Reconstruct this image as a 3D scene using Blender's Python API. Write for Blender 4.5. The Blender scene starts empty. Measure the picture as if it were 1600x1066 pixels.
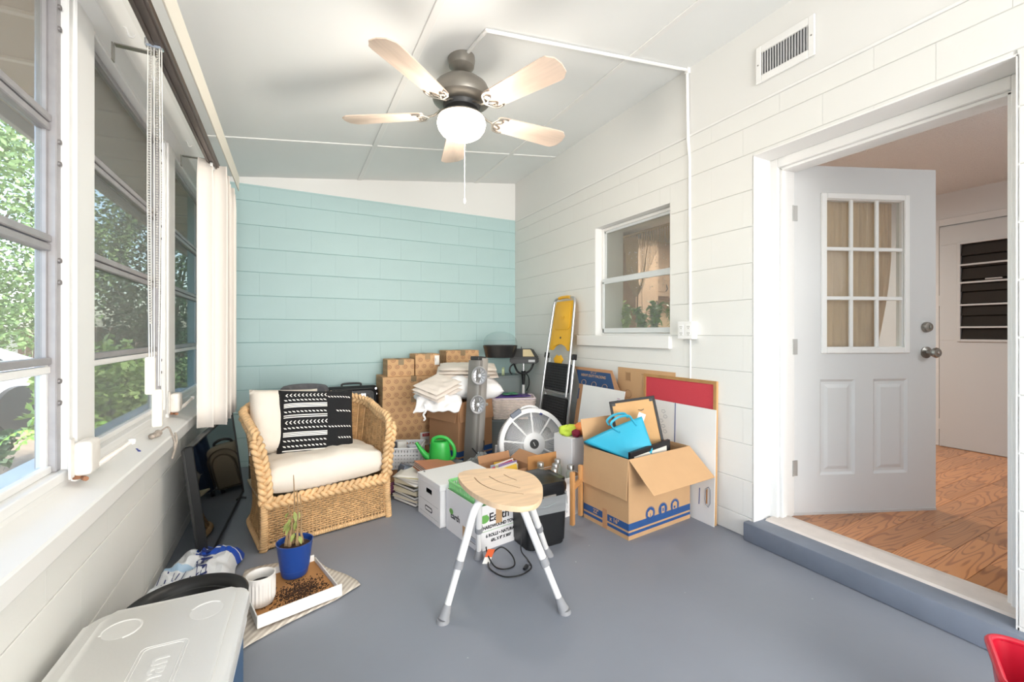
import bpy, bmesh, math, random
from math import sin, cos, pi, radians as R
from mathutils import Vector, Matrix, noise
random.seed(7)
S = bpy.context.scene
COL = S.collection

# ---------------- camera ----------------
YAW = math.atan(347 / 668.0)
cam_d = bpy.data.cameras.new('camera')
cam_d.sensor_width = 36.0
cam_d.lens = 668 / 1600 * 36.0
cam_d.shift_y = -12 / 1600
cam_d.clip_start = 0.02
cam = bpy.data.objects.new('camera', cam_d)
COL.objects.link(cam)
cam.location = (0, 0, 1.146)
cam.rotation_euler = (pi / 2, 0, -YAW)
S.camera = cam

# ---------------- world, sun, lamps, exposure ----------------
W = bpy.data.worlds.new('world'); S.world = W
W.use_nodes = True
nt = W.node_tree
bgn = nt.nodes['Background']
sky = nt.nodes.new('ShaderNodeTexSky')
sky.sky_type = 'NISHITA'; sky.sun_disc = False
sky.sun_elevation = R(55); sky.sun_rotation = R(110)
sky.air_density = 1.0; sky.dust_density = 2.5; sky.ozone_density = 1.0
nt.links.new(sky.outputs[0], bgn.inputs[0])
bgn.inputs[1].default_value = 1.15

def lamp(name, kind, loc, rot, energy, size=None, size_y=None, color=(1, 1, 1)):
    d = bpy.data.lights.new(name, kind); d.energy = energy; d.color = color
    if kind == 'AREA':
        d.shape = 'RECTANGLE'; d.size = size; d.size_y = size_y or size
    elif kind == 'SUN':
        d.angle = size or 0.02
    else:
        d.shadow_soft_size = size or 0.1
    o = bpy.data.objects.new(name, d); COL.objects.link(o)
    o.location = loc; o.rotation_euler = rot
    return o
lamp('sun', 'SUN', (5, 0, 8), (R(42), 0, R(118)), 5.0, 0.03, color=(1, .95, .86))
lamp('rear_fill', 'AREA', (.87, -4.0, 1.45), (R(90), 0, R(0)), 130, 2.5, 2.0, (1, .985, .965))  # added fill behind the camera, no such lamp in the room
lamp('ceiling_fill', 'AREA', (0.87, -2.6, 0.35), (R(116), 0, 0), 60, 2.5, 1.4, (1, .985, .96))  # added upward fill behind the camera, evens out the ceiling
lamp('kitchen_fill', 'POINT', (3.3, -.35, 1.7), (0, 0, 0), 15, .25, None, (.90, .96, 1))  # added fill, hidden from view behind the wall
lamp('kitchen_window_fill', 'AREA', (3.9, 3.0, 2.35), (0, 0, 0), 44, 0.7, 0.7, (1, .95, .86))  # added fill out of view, brightens what the kitchen window shows
S.view_settings.view_transform = 'Standard'
S.view_settings.look = 'None'
S.view_settings.exposure = 0.54
S.view_settings.gamma = 1.0
S.view_settings.use_curve_mapping = False

# ---------------- materials ----------------
def lin(h):
    if isinstance(h, str):
        h = [int(h[i:i + 2], 16) / 255 for i in (0, 2, 4)]
    return [c / 12.92 if c <= .04045 else ((c + .055) / 1.055) ** 2.4 for c in h] + [1.0]
MATS = {}
def mat(name, col, rough=.6, metal=0., var=0., vscale=8., bump=0., bscale=60., spec=.5, coat=0., stretch=None, emit=None, trans=0., alpha=1., coords='Object', sub=0.):
    if name in MATS: return MATS[name]
    m = bpy.data.materials.new(name); m.use_nodes = True
    n = m.node_tree.nodes; l = m.node_tree.links; b = n['Principled BSDF']
    b.inputs['Roughness'].default_value = rough; b.inputs['Metallic'].default_value = metal
    b.inputs['Specular IOR Level'].default_value = spec
    b.inputs['Coat Weight'].default_value = coat
    b.inputs['Transmission Weight'].default_value = trans
    b.inputs['Alpha'].default_value = alpha
    c = lin(col); b.inputs['Base Color'].default_value = c
    tc = n.new('ShaderNodeTexCoord'); mp = n.new('ShaderNodeMapping')
    l.new(tc.outputs[coords], mp.inputs[0])
    if stretch: mp.inputs['Scale'].default_value = stretch
    if var:
        t = n.new('ShaderNodeTexNoise'); t.inputs['Scale'].default_value = vscale; t.inputs['Detail'].default_value = 5
        l.new(mp.outputs[0], t.inputs['Vector'])
        r = n.new('ShaderNodeValToRGB')
        r.color_ramp.elements[0].position = .3; r.color_ramp.elements[1].position = .7
        r.color_ramp.elements[0].color = [x * (1 - var) for x in c[:3]] + [1]
        r.color_ramp.elements[1].color = [min(1, x * (1 + var * .7)) for x in c[:3]] + [1]
        l.new(t.outputs[0], r.inputs[0]); l.new(r.outputs[0], b.inputs['Base Color'])
    if bump:
        t2 = n.new('ShaderNodeTexNoise'); t2.inputs['Scale'].default_value = bscale; t2.inputs['Detail'].default_value = 4
        l.new(mp.outputs[0], t2.inputs['Vector'])
        bp = n.new('ShaderNodeBump'); bp.inputs['Strength'].default_value = bump; bp.inputs['Distance'].default_value = .004
        l.new(t2.outputs[0], bp.inputs['Height']); l.new(bp.outputs[0], b.inputs['Normal'])
    if emit:
        b.inputs['Emission Color'].default_value = lin(emit[0]); b.inputs['Emission Strength'].default_value = emit[1]
    MATS[name] = m
    return m
def glassy(name, tint, fac, rough=.05, gcol=None):
    """thin clear sheet: mostly transparent, some gloss (physically thin film)"""
    if name in MATS: return MATS[name]
    m = bpy.data.materials.new(name); m.use_nodes = True
    n = m.node_tree.nodes; l = m.node_tree.links; n.clear()
    o = n.new('ShaderNodeOutputMaterial'); mx = n.new('ShaderNodeMixShader')
    t = n.new('ShaderNodeBsdfTransparent'); t.inputs[0].default_value = lin(tint)
    g = n.new('ShaderNodeBsdfPrincipled'); g.inputs['Roughness'].default_value = rough
    g.inputs['Base Color'].default_value = lin(gcol or tint)
    mx.inputs[0].default_value = fac
    l.new(t.outputs[0], mx.inputs[1]); l.new(g.outputs[0], mx.inputs[2]); l.new(mx.outputs[0], o.inputs[0])
    MATS[name] = m
    return m

# ---------------- mesh helpers ----------------
class MB:
    def __init__(s): s.bm = bmesh.new()
    def _v(s, co, T):
        co = Vector(co)
        return s.bm.verts.new(T @ co if T is not None else co)
    def cbox(s, c, d, bev=0., T=None, seg=1, rot=None):
        M = Matrix.Translation(c)
        if rot is not None: M = M @ rot
        M = M @ Matrix.Diagonal((d[0], d[1], d[2], 1))
        if T is not None: M = T @ M
        g = bmesh.ops.create_cube(s.bm, size=1, matrix=M)
        if bev:
            es = list({e for v in g['verts'] for e in v.link_edges})
            bmesh.ops.bevel(s.bm, geom=es, offset=min(bev, min(d) * .45), segments=seg, affect='EDGES', profile=.5)
        return s
    def box(s, x0, x1, y0, y1, z0, z1, bev=0., T=None, seg=1):
        return s.cbox(((x0 + x1) / 2, (y0 + y1) / 2, (z0 + z1) / 2), (abs(x1 - x0), abs(y1 - y0), abs(z1 - z0)), bev, T, seg)
    def tube(s, pts, r, n=8, closed=False, T=None, cap=True, flat=1., up=None):
        pts = [Vector(p) for p in pts]
        k = len(pts); rr = r if isinstance(r, (list, tuple)) else [r] * k
        rings = []; prev = None
        for i in range(k):
            a = pts[(i - 1) % k] if (closed or i > 0) else pts[i]
            b = pts[(i + 1) % k] if (closed or i < k - 1) else pts[i]
            t = (b - a)
            t = t.normalized() if t.length > 1e-9 else Vector((0, 0, 1))
            if prev is None:
                ref = Vector(up) if up else (Vector((0, 0, 1)) if abs(t.z) < .9 else Vector((1, 0, 0)))
                nrm = (ref - t * ref.dot(t)).normalized()
            else:
                nrm = prev - t * prev.dot(t)
                nrm = nrm.normalized() if nrm.length > 1e-6 else Vector((1, 0, 0))
            prev = nrm; bn = t.cross(nrm)
            rings.append([s._v(pts[i] + nrm * (cos(2 * pi * j / n) * rr[i] * flat) + bn * (sin(2 * pi * j / n) * rr[i]), T) for j in range(n)])
        m = k if closed else k - 1
        for i in range(m):
            A = rings[i]; B = rings[(i + 1) % k]
            for j in range(n):
                s.bm.faces.new((A[j], A[(j + 1) % n], B[(j + 1) % n], B[j]))
        if cap and not closed:
            s.bm.faces.new(rings[0][::-1]); s.bm.faces.new(rings[-1])
        return s
    def cyl(s, p0, p1, r0, r1=None, n=20, T=None, cap=True):
        return s.tube([p0, p1], [r0, r0 if r1 is None else r1], n, False, T, cap)
    def lathe(s, prof, n=32, T=None, sx=1., sy=1., a0=0., a1=2 * pi):
        full = abs(a1 - a0 - 2 * pi) < 1e-6
        m = n if full else n + 1
        cols = []
        for j in range(m):
            a = a0 + (a1 - a0) * j / n
            cols.append([s._v((cos(a) * r * sx, sin(a) * r * sy, z), T) if (r > 1e-7 or j == 0) else None for r, z in prof])
        for j in range(m):
            for i in range(len(prof)):
                if cols[j][i] is None: cols[j][i] = cols[0][i]
        for j in range(n):
            A = cols[j]; B = cols[(j + 1) % m]
            for i in range(len(prof) - 1):
                q = []
                for v in (A[i], B[i], B[i + 1], A[i + 1]):
                    if v not in q: q.append(v)
                if len(q) > 2:
                    try: s.bm.faces.new(q)
                    except ValueError: pass
        return s
    def prism(s, poly, z0, z1, T=None, bev=0.):
        a = [s._v((p[0], p[1], z0), T) for p in poly]; b = [s._v((p[0], p[1], z1), T) for p in poly]
        n = len(poly)
        fs = [s.bm.faces.new(a[::-1]), s.bm.faces.new(b)]
        for i in range(n): fs.append(s.bm.faces.new((a[i], a[(i + 1) % n], b[(i + 1) % n], b[i])))
        if bev:
            es = [e for f in fs[:2] for e in f.edges]
            bmesh.ops.bevel(s.bm, geom=es, offset=bev, segments=2, affect='EDGES', profile=.5)
        return s
    def grid(s, fn, nu, nv, T=None, closeu=False):
        vs = [[s._v(fn(i / nu, j / nv), T) for j in range(nv + 1)] for i in range(nu if closeu else nu + 1)]
        for i in range(nu):
            for j in range(nv):
                A = vs[i]; B = vs[(i + 1) % len(vs)]
                s.bm.faces.new((A[j], B[j], B[j + 1], A[j + 1]))
        return vs
    def quad(s, a, b, c, d, T=None):
        s.bm.faces.new([s._v(p, T) for p in (a, b, c, d)]); return s
    def poly(s, pts, T=None):
        s.bm.faces.new([s._v(p, T) for p in pts]); return s
    def puffy(s, w, d, h, seg=14, e=.35, wr=0., T=None, seed=0, pin=.0):
        """cushion: rounded box centred on origin; pin pulls the corners out"""
        def f(u, v, sgn):
            x = u * 2 - 1; y = v * 2 - 1
            ed = max(0., (1 - abs(x) ** 3.2) * (1 - abs(y) ** 3.2)) ** e
            k = 1 - pin * (1 - max(abs(x), abs(y)) ** 2 * 0) * (1 - (x * x * y * y)) * (abs(x) ** 6 + abs(y) ** 6) * .5
            px = x * w / 2 * (k if pin else 1); py = y * d / 2 * (k if pin else 1)
            z = sgn * h / 2 * ed
            if wr: z += wr * noise.noise(Vector((x * 2.2 + seed, y * 2.2, sgn * 3.1))) * ed + wr * .6 * noise.noise(Vector((x * 7 + seed, y * 2.5, sgn * 9.1))) * ed
            return (px, py, z)
        for sg in (1, -1):
            s.grid(lambda u, v: f(u, v, sg), seg, seg, T)
        bmesh.ops.remove_doubles(s.bm, verts=s.bm.verts, dist=1e-5)
        return s
    def build(s, name, m=None, parent=None, loc=(0, 0, 0), rot=(0, 0, 0), smooth=35, kind=None, thick=None, sub=0, recalc=True):
        if recalc: bmesh.ops.recalc_face_normals(s.bm, faces=s.bm.faces)
        me = bpy.data.meshes.new(name); s.bm.to_mesh(me); s.bm.free()
        if smooth:
            me.polygons.foreach_set('use_smooth', [True] * len(me.polygons))
            me.set_sharp_from_angle(angle=R(smooth))
        if m is not None:
            for q in (m if isinstance(m, (list, tuple)) else [m]): me.materials.append(q)
        o = bpy.data.objects.new(name, me); COL.objects.link(o)
        o.parent = parent; o.location = loc; o.rotation_euler = rot
        if kind: o['kind'] = kind
        if thick:
            md = o.modifiers.new('thickness', 'SOLIDIFY'); md.thickness = thick; md.offset = 0
        if sub:
            md = o.modifiers.new('sub', 'SUBSURF'); md.levels = sub; md.render_levels = sub
        return o
def tag(o, label, cat, group=None):
    o['label'] = label; o['category'] = cat
    if group: o['group'] = group
    return o
def thing(name, label, cat, loc=(0, 0, 0), rz=0., group=None, rot=None):
    o = bpy.data.objects.new(name, None); o.empty_display_size = .05; COL.objects.link(o)
    o.location = loc; o.rotation_euler = rot or (0, 0, rz)
    return tag(o, label, cat, group)
def struct(o):
    o['kind'] = 'structure'; return o
def sempty(name, loc=(0, 0, 0)):
    o = bpy.data.objects.new(name, None); o.empty_display_size = .05; COL.objects.link(o)
    o.location = loc; o['kind'] = 'structure'; return o
def copy_tree(o, parent=None):
    c = o.copy(); COL.objects.link(c); c.parent = parent
    for ch in list(o.children): copy_tree(ch, c)
    return c
def text(s, size, M, m, parent, name='lettering', bold=0., sx=1., align='CENTER', ext=.0004):
    cu = bpy.data.curves.new(name, 'FONT'); cu.body = s; cu.size = size; cu.extrude = ext
    cu.offset = bold; cu.align_x = align; cu.align_y = 'CENTER'; cu.resolution_u = 3
    t = bpy.data.objects.new(name, cu)
    me = bpy.data.meshes.new_from_object(t); bpy.data.objects.remove(t)
    me.name = name; me.materials.clear(); me.materials.append(m)
    me.transform(Matrix.Diagonal((sx, 1, 1, 1)))
    o = bpy.data.objects.new(name, me); COL.objects.link(o); o.parent = parent; o.matrix_local = M
    return o
def TR(x, y, z, rx=0, ry=0, rz=0):
    from mathutils import Euler
    return Matrix.Translation((x, y, z)) @ Euler((rx, ry, rz)).to_matrix().to_4x4()
def frontM(x, y, z, rz=0.):      # a flat print on a vertical face looking towards local -Y
    return TR(x, y, z, pi / 2, 0, rz)
def catmull(pts, k=6, closed=False):
    P = [Vector(p) for p in pts]; n = len(P); out = []
    m = n if closed else n - 1
    for i in range(m):
        if closed: a, b, c, d = P[(i - 1) % n], P[i], P[(i + 1) % n], P[(i + 2) % n]
        else: a, b, c, d = P[max(i - 1, 0)], P[i], P[i + 1], P[min(i + 2, n - 1)]
        for j in range(k):
            t = j / k
            out.append(.5 * ((2 * b) + (c - a) * t + (2 * a - 5 * b + 4 * c - d) * t * t + (3 * b - a - 3 * c + d) * t ** 3))
    if not closed: out.append(P[-1])
    return out
def rrect(w, d, r, n=5, cx=0, cy=0):
    out = []
    for qx, qy, a in ((1, 1, 0), (-1, 1, 90), (-1, -1, 180), (1, -1, 270)):
        for i in range(n + 1):
            t = R(a + 90 * i / n)
            out.append((cx + qx * (w / 2 - r) + r * cos(t), cy + qy * (d / 2 - r) + r * sin(t)))
    return out
# ================= THE SETTING =================
M_wall = mat('painted_block_white', 'e6e5e0', .55, var=.015, vscale=3, bump=.12, bscale=90)
M_panel = mat('painted_panel_white', 'e5e4e0', .6, bump=.05, bscale=40)
M_ceil = mat('painted_ceiling', 'ebecea', .6, var=.02, vscale=2, bump=.05, bscale=30)
M_teal = mat('painted_block_teal', 'b0cac9', .5, var=.03, vscale=2.2, bump=.14, bscale=70)
M_trim = mat('white_gloss_trim', 'ecebe8', .4, bump=.04, bscale=30)
M_white = mat('white_paint', 'efeeeb', .45)
M_mortar = mat('painted_mortar', 'd2d2ce', .7)
M_mortar_t = mat('teal_mortar', '86aaab', .7)
def floor_material():
    m = mat('grey_painted_concrete', '868b95', .42, var=.06, vscale=1.6, bump=.12, bscale=25)
    n = m.node_tree.nodes; l = m.node_tree.links; b = n['Principled BSDF']
    ramp = [x for x in n if x.type == 'VALTORGB'][0]
    tc = [x for x in n if x.type == 'TEX_COORD'][0]
    v = n.new('ShaderNodeTexVoronoi'); v.inputs['Scale'].default_value = 9; l.new(tc.outputs['Object'], v.inputs['Vector'])
    ns = n.new('ShaderNodeTexNoise'); ns.inputs['Scale'].default_value = 2.5; l.new(tc.outputs['Object'], ns.inputs['Vector'])
    r1 = n.new('ShaderNodeValToRGB'); r1.color_ramp.elements[0].position = .02; r1.color_ramp.elements[1].position = .045
    r1.color_ramp.elements[0].color = (1, 1, 1, 1); r1.color_ramp.elements[1].color = (0, 0, 0, 1); l.new(v.outputs['Distance'], r1.inputs[0])
    r2 = n.new('ShaderNodeValToRGB'); r2.color_ramp.elements[0].position = .52; r2.color_ramp.elements[1].position = .6; l.new(ns.outputs[0], r2.inputs[0])
    mu = n.new('ShaderNodeMath'); mu.operation = 'MULTIPLY'; l.new(r1.outputs[0], mu.inputs[0]); l.new(r2.outputs[0], mu.inputs[1])
    mu2 = n.new('ShaderNodeMath'); mu2.operation = 'MULTIPLY'; mu2.inputs[1].default_value = .6; l.new(mu.outputs[0], mu2.inputs[0])
    mx = n.new('ShaderNodeMixRGB'); l.new(mu2.outputs[0], mx.inputs[0]); l.new(ramp.outputs[0], mx.inputs[1]); mx.inputs[2].default_value = lin('c9ccd0')
    l.new(mx.outputs[0], b.inputs['Base Color'])
    return m
M_floor = floor_material()
XR, XL, YB, YF = 2.275, -.54, 4.30, -4.3
def ceil_z(x): return 2.535 + .1385 * x
f = struct(MB().box(XL - .3, XR + .02, YF - .1, YB + .1, -.12, 0).build('floor', M_floor, smooth=0))
# ceiling slab, sloping up to the right
mb = MB(); a, b_ = XL - .25, XR + .32
mb.prism([(a, ceil_z(a)), (b_, ceil_z(b_)), (b_, ceil_z(b_) + .1), (a, ceil_z(a) + .1)], -(YB + .2), -(YF - .1), T=Matrix.Rotation(pi / 2, 4, 'X'))
ceil = struct(mb.build('ceiling', M_ceil, smooth=0))
SL = math.atan(.1385)
def batten(x0, y0, x1, y1, w=.032, h=.007):
    d = Vector((x1 - x0, y1 - y0, ceil_z(x1) - ceil_z(x0))); L = d.length
    rz = math.atan2(d.y, d.x)
    M = Matrix.Translation(((x0 + x1) / 2, (y0 + y1) / 2, (ceil_z(x0) + ceil_z(x1)) / 2)) @ Matrix.Rotation(-SL, 4, 'Y') @ Matrix.Rotation(rz, 4, 'Z')
    MB().cbox((0, 0, -h / 2), (L, w, h), .002, T=M).build('batten', M_trim, ceil)
batten(XL, 3.475, XR, 3.475); batten(XL, 1.035, XR, 1.035)
for x in (.59, 1.79): batten(x, YF, x, YB, .04)

def block_wall(wall, axis, pos, sgn, u0, u1, zs, holes, m, prefix=.0, L=.4064, gap=.0035):
    """painted concrete blocks laid in running bond: each block is its own mesh, standing 4 mm proud of the mortar"""
    cache = {}
    for r in range(len(zs) - 1):
        z0, z1 = zs[r], zs[r + 1]
        k = u0 - (L / 2 if r % 2 else 0) - prefix
        while k < u1:
            a, b = max(k, u0), min(k + L, u1); k += L
            if b - a < .02: continue
            rects = [(a, b, z0, z1)]
            for (ha, hb, hz0, hz1) in holes:
                nr = []
                for (p, q, s0, s1) in rects:
                    if q <= ha or p >= hb or s1 <= hz0 or s0 >= hz1: nr.append((p, q, s0, s1)); continue
                    if p < ha: nr.append((p, ha, s0, s1))
                    if q > hb: nr.append((hb, q, s0, s1))
                    pa, qa = max(p, ha), min(q, hb)
                    if s0 < hz0: nr.append((pa, qa, s0, hz0))
                    if s1 > hz1: nr.append((pa, qa, hz1, s1))
                rects = nr
            for (p, q, s0, s1) in rects:
                if q - p < .012 or s1 - s0 < .012: continue
                key = (round(q - p, 3), round(s1 - s0, 3))
                if key not in cache:
                    w, h = key; g = gap / 2
                    mb = MB(); T = None
                    dx = .012
                    # chamfered front only (12 mm deep slab)
                    fx = [(-w / 2 + g * .06, -h / 2 + g), (w / 2 - g * .06, -h / 2 + g), (w / 2 - g * .06, h / 2 - g), (-w / 2 + g * .06, h / 2 - g)]
                    c_ = .0022
                    fr = [(x - math.copysign(c_ * .12, x), z - math.copysign(c_, z)) for x, z in fx]
                    A = [mb._v((x, 0, z), None) for x, z in fx]; B = [mb._v((x, .0105, z), None) for x, z in fx]; C = [mb._v((x, dx, z), None) for x, z in fr]
                    for i in range(4):
                        j = (i + 1) % 4
                        mb.bm.faces.new((A[i], A[j], B[j], B[i])); mb.bm.faces.new((B[i], B[j], C[j], C[i]))
                    mb.bm.faces.new(C); mb.bm.faces.new(A[::-1])
                    o = mb.build('block', m, wall, smooth=0); cache[key] = o
                else:
                    o = cache[key].copy(); COL.objects.link(o)
                cu, cz = (p + q) / 2, (s0 + s1) / 2
                if axis == 'Y': o.location = (cu, pos, cz); o.rotation_euler = (0, 0, 0 if sgn > 0 else pi)
                else: o.location = (pos, cu, cz); o.rotation_euler = (0, 0, -pi / 2 if sgn > 0 else pi / 2)
# back wall
wb = struct(MB().box(XL - .2, XR + .3, YB + .002, YB + .15, 0, 2.42).build('wall_back', M_mortar_t, smooth=0))
block_wall(wb, 'Y', YB + .010, -1, XL, XR, [0] + [.049 + .2032 * k for k in range(12)] + [2.415], [], M_teal, .1)
MB().box(XL, XR, YB - .004, YB + .02, 2.412, 2.428, .002).build('ledge', M_teal, wb)
MB().box(XL - .2, XR + .3, YB + .006, YB + .15, 2.42, 3.0).build('upper_panel', M_panel, wb, smooth=0)
# right wall with a window opening and a doorway; it is 0.3 m thick
WIN = (2.062, 2.863, 1.10, 2.03); DOR = (.515, 1.483, 0, 2.128)
T0, T1 = XR + .002, XR + .30
mb = MB()
mb.box(T0, T1, DOR[1], WIN[0], 0, 2.42).box(T0, T1, WIN[1], YB + .15, 0, 2.42).box(T0, T1, YF, DOR[0], 0, 2.42)
mb.box(T0, T1, WIN[0], WIN[1], 0, WIN[2]).box(T0, T1, WIN[0], WIN[1], WIN[3], 2.42).box(T0, T1, DOR[0], DOR[1], DOR[3], 2.42)
wr = struct(mb.build('wall_right', M_mortar, smooth=0))
block_wall(wr, 'X', XR + .010, -1, YF, YB - .002, [0] + [.115 + .2032 * k for k in range(11)] + [2.30, 2.405], [WIN, DOR], M_wall, .05)
MB().box(XR - .006, XR + .02, YF, YB, 2.405, 2.42, .003).build('ledge', M_trim, wr)
MB().box(XR + .003, XR + .3, YF, YB, 2.42, 3.0).build('upper_panel', M_panel, wr, smooth=0)
# reveals (smooth plaster) of the doorway and the window
mb = MB()
mb.box(XR - .002, T1 - .1, DOR[1] - .004, DOR[1] + .004, .1, DOR[3]).box(XR - .002, T1 - .1, DOR[0] - .004, DOR[0] + .004, .0, DOR[3]).box(XR - .002, T1 - .1, DOR[0], DOR[1], DOR[3] - .004, DOR[3] + .004)
mb.build('door_reveal', M_trim, wr, smooth=0)
mb = MB()
mb.box(XR - .001, T1, WIN[1] - .005, WIN[1] + .004, WIN[2], WIN[3]).box(XR - .001, T1, WIN[0] - .004, WIN[0] + .005, WIN[2], WIN[3]).box(XR - .001, T1, WIN[0], WIN[1], WIN[3] - .004, WIN[3] + .004)
mb.build('window_reveal', M_trim, wr, smooth=0)
# front wall behind the camera and left wall
struct(MB().box(XL - .3, XR + .3, YF - .15, YF, 0, 3.0).build('wall_front', M_wall, smooth=0))
wl = struct(MB().box(XL - .16, XL - .002, YF, YB + .1, 0, .60).build('wall_left', M_mortar, smooth=0))
block_wall(wl, 'X', XL - .010, 1, YF, YB, [0, .061, .264, .469, .61], [], M_wall, .12)
MB().box(XL - .10, XL - .02, YF, YB + .1, 2.19, 2.75).build('upper_panel', M_panel, wl, smooth=0)
MB().box(XL - .10, XL + .005, YF, YB, 2.185, 2.225, .004).build('header_board', M_trim, wl)
MB().box(XL - .04, XL + .000, YF, YB, 2.20, 2.36, .006).build('header_panel', M_trim, wl)
# posts between the windows
WY = [(3.08, 4.18), (1.935, 2.93), (.78, 1.80), (-.55, .60), (-1.9, -.75), (-3.3, -2.1)]  # later spans are unseen windows behind the camera, added to let in daylight
for (a, b) in ((4.18, 4.42), (2.93, 3.08), (1.80, 1.935), (.60, .78), (-.75, -.55), (-2.1, -1.9), (YF, -3.3)):
    MB().box(-.665, -.587, a, b, .62, 2.2, .004).build('post', M_trim, wl)
# sill
sill = struct(MB().prism([(-.80, .60), (-.502, .60), (-.498, .605), (-.498, .655), (-.504, .661), (-.60, .690), (-.60, .705), (-.80, .705)], -(YB), -(YF), T=Matrix.Rotation(pi / 2, 4, 'X')).build('trim_1', M_trim, smooth=0))
# windows on the left: white frame, grey aluminium awning sashes, one above the other, a screen or dusty, haze-tinted panes
M_alu = mat('weathered_aluminium', 'a6a3a4', .45, .35, var=.08, vscale=20)
M_alu_d = mat('dark_aluminium', '7c7877', .5, .3, var=.1, vscale=14)
M_glass = glassy('hazy_dusty_glass', 'eceeec', .16, .5, 'c8c8c6')  # grey veil: dust plus the outdoor haze mixed into the pane colour
M_screen = glassy('insect_screen', 'd2d3d0', .24, .9, 'a2a3a4')
M_rust = mat('rusty_white_enamel', 'ece6de', .4, var=.06, vscale=30)
M_rustd = mat('rust', '9a6a4c', .8, var=.3, vscale=60)
def left_window(i, y0, y1, screened):
    w = sempty('window_%d' % (i + 1), (-.64, (y0 + y1) / 2, .705))
    W_, H0, H1 = (y1 - y0) / 2, 0., 1.495
    mb = MB(); t = .030
    mb.box(-.03, .045, -W_, -W_ + t, H0, H1, .003).box(-.03, .045, W_ - t, W_, H0, H1, .003).box(-.03, .045, -W_ + t, W_ - t, H1 - t, H1, .003).box(-.03, .045, -W_ + t, W_ - t, H0, H0 + t, .003)
    mb.build('window_frame', M_white, w)
    mb = MB(); t2 = .058
    mb.box(-.02, .028, -W_ + t, -W_ + t2, t, H1 - t, .003).box(-.02, .028, W_ - t2, W_ - t, t, H1 - t, .003).build('side_channel', M_alu, w)
    zs = [.03, .348, .708, 1.062, 1.465]
    for k in range(4):
        sash = MB().box(-.012, .018, -W_ + t2, W_ - t2, zs[k], zs[k] + .022, .003).box(-.012, .016, -W_ + t2, W_ - t2, zs[k + 1] - .026, zs[k + 1] - .004, .003).box(-.012, .010, -W_ + t2, -W_ + t2 + .012, zs[k], zs[k + 1], .001).box(-.012, .010, W_ - t2 - .012, W_ - t2, zs[k], zs[k + 1], .001).build('sash', M_alu if k else M_white, w)
        MB().box(-.003, .001, -W_ + t2 + .01, W_ - t2 - .01, zs[k] + .02, zs[k + 1] - .024).build('pane', M_glass, sash, smooth=0)
        for zz in (zs[k + 1] - .05, zs[k + 1] - .115):
            for s in (1, -1):
                MB().cyl((.0275, 0, 0), (.033, 0, 0), .0085, .007, 10).build('screw', M_alu_d, w, loc=(0, s * (W_ - .044), zz))
    if screened:
        MB().box(-.028, -.026, -W_ + t, W_ - t, t, H1 - t).build('insect_screen', M_screen, w, smooth=0)
    # crank operator
    return w
for i, (a, b) in enumerate([WY[2], WY[1], WY[0], WY[3]] + WY[4:]):
    left_window(i if i < 4 else i + 1, a, b, i in (1, 2))
def operator(y, label, ang):
    t = thing('window_crank', label, 'window crank', (-.585, y, .70))
    MB().cbox((.022, 0, .062), (.045, .085, .105), .014, seg=3).build('housing', M_rust, t)
    MB().cbox((.003, -.052, .07), (.006, .03, .12), .002).build('mounting_plate', M_rust, t)
    MB().cyl((.0, .0, -.005), (.0, .0, .03), .012, n=10).cyl((.02, -.02, .0), (.035, -.05, .004), .007, n=8).build('linkage', M_rustd, t)
    mb = MB(); d = Vector((cos(ang) * .5, sin(ang), .22)).normalized()
    p0 = Vector((.045, .03, .03)); mb.tube([p0 - d * .01, p0 + d * .02, p0 + d * .07, p0 + d * .135], [.007, .010, .008, .0065], 10)
    h = mb.build('handle', M_rust, t)
    MB().lathe([(0, -.012), (.010, -.009), (.012, 0), (.010, .009), (0, .012)], 12, T=Matrix.Translation(p0 + d * .14)).build('knob', M_white, h)
operator(1.80, 'white window crank with long handle on the sill nearest the camera', R(55))
operator(2.98, 'small white window crank with upturned handle, second along the sill', R(70))
# right-hand kitchen window: single hung, two panes
M_metal_w = mat('painted_window_metal', 'd9dcdc', .35)
w5 = sempty('window_5', (XR + .085, (WIN[0] + WIN[1]) / 2, WIN[2] + .03))
W_, H = (WIN[1] - WIN[0]) / 2 - .006, WIN[3] - WIN[2] - .035
mb = MB(); t = .024
mb.box(-.02, .03, -W_, -W_ + t, 0, H, .003).box(-.02, .03, W_ - t, W_, 0, H, .003).box(-.02, .03, -W_ + t, W_ - t, H - t, H, .003).box(-.02, .03, -W_ + t, W_ - t, 0, t * .8, .003).build('window_frame', M_white, w5)
mid = .445
up = MB().box(-.012, .012, -W_ + t, W_ - t, mid, mid + .03, .003).box(-.012, .012, W_ - t - .018, W_ - t, mid, H - t, .002).box(-.012, .012, -W_ + t, -W_ + t + .018, mid, H - t, .002).box(-.012, .012, -W_ + t, W_ - t, H - t - .02, H - t, .002).build('upper_sash', M_metal_w, w5)
MB().box(-.002, .002, -W_ + t, W_ - t, mid + .02, H - t - .01).build('pane', M_glass, up, smooth=0)
lo = MB().box(-.034, -.014, -W_ + t, W_ - t, mid - .02, mid + .022, .003).box(-.034, -.014, -W_ + t, W_ - t, .02, .058, .003).box(-.034, -.014, W_ - t - .02, W_ - t, .02, mid, .002).box(-.034, -.014, -W_ + t, -W_ + t + .02, .02, mid, .002).build('lower_sash', M_metal_w, w5)
MB().box(-.026, -.023, -W_ + t, W_ - t, .05, mid).build('pane', M_glass, lo, smooth=0)
struct(MB().box(XR - .028, XR + .15, 2.05, 3.09, 1.040, 1.130, .005).build('trim_2', M_trim))
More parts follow.
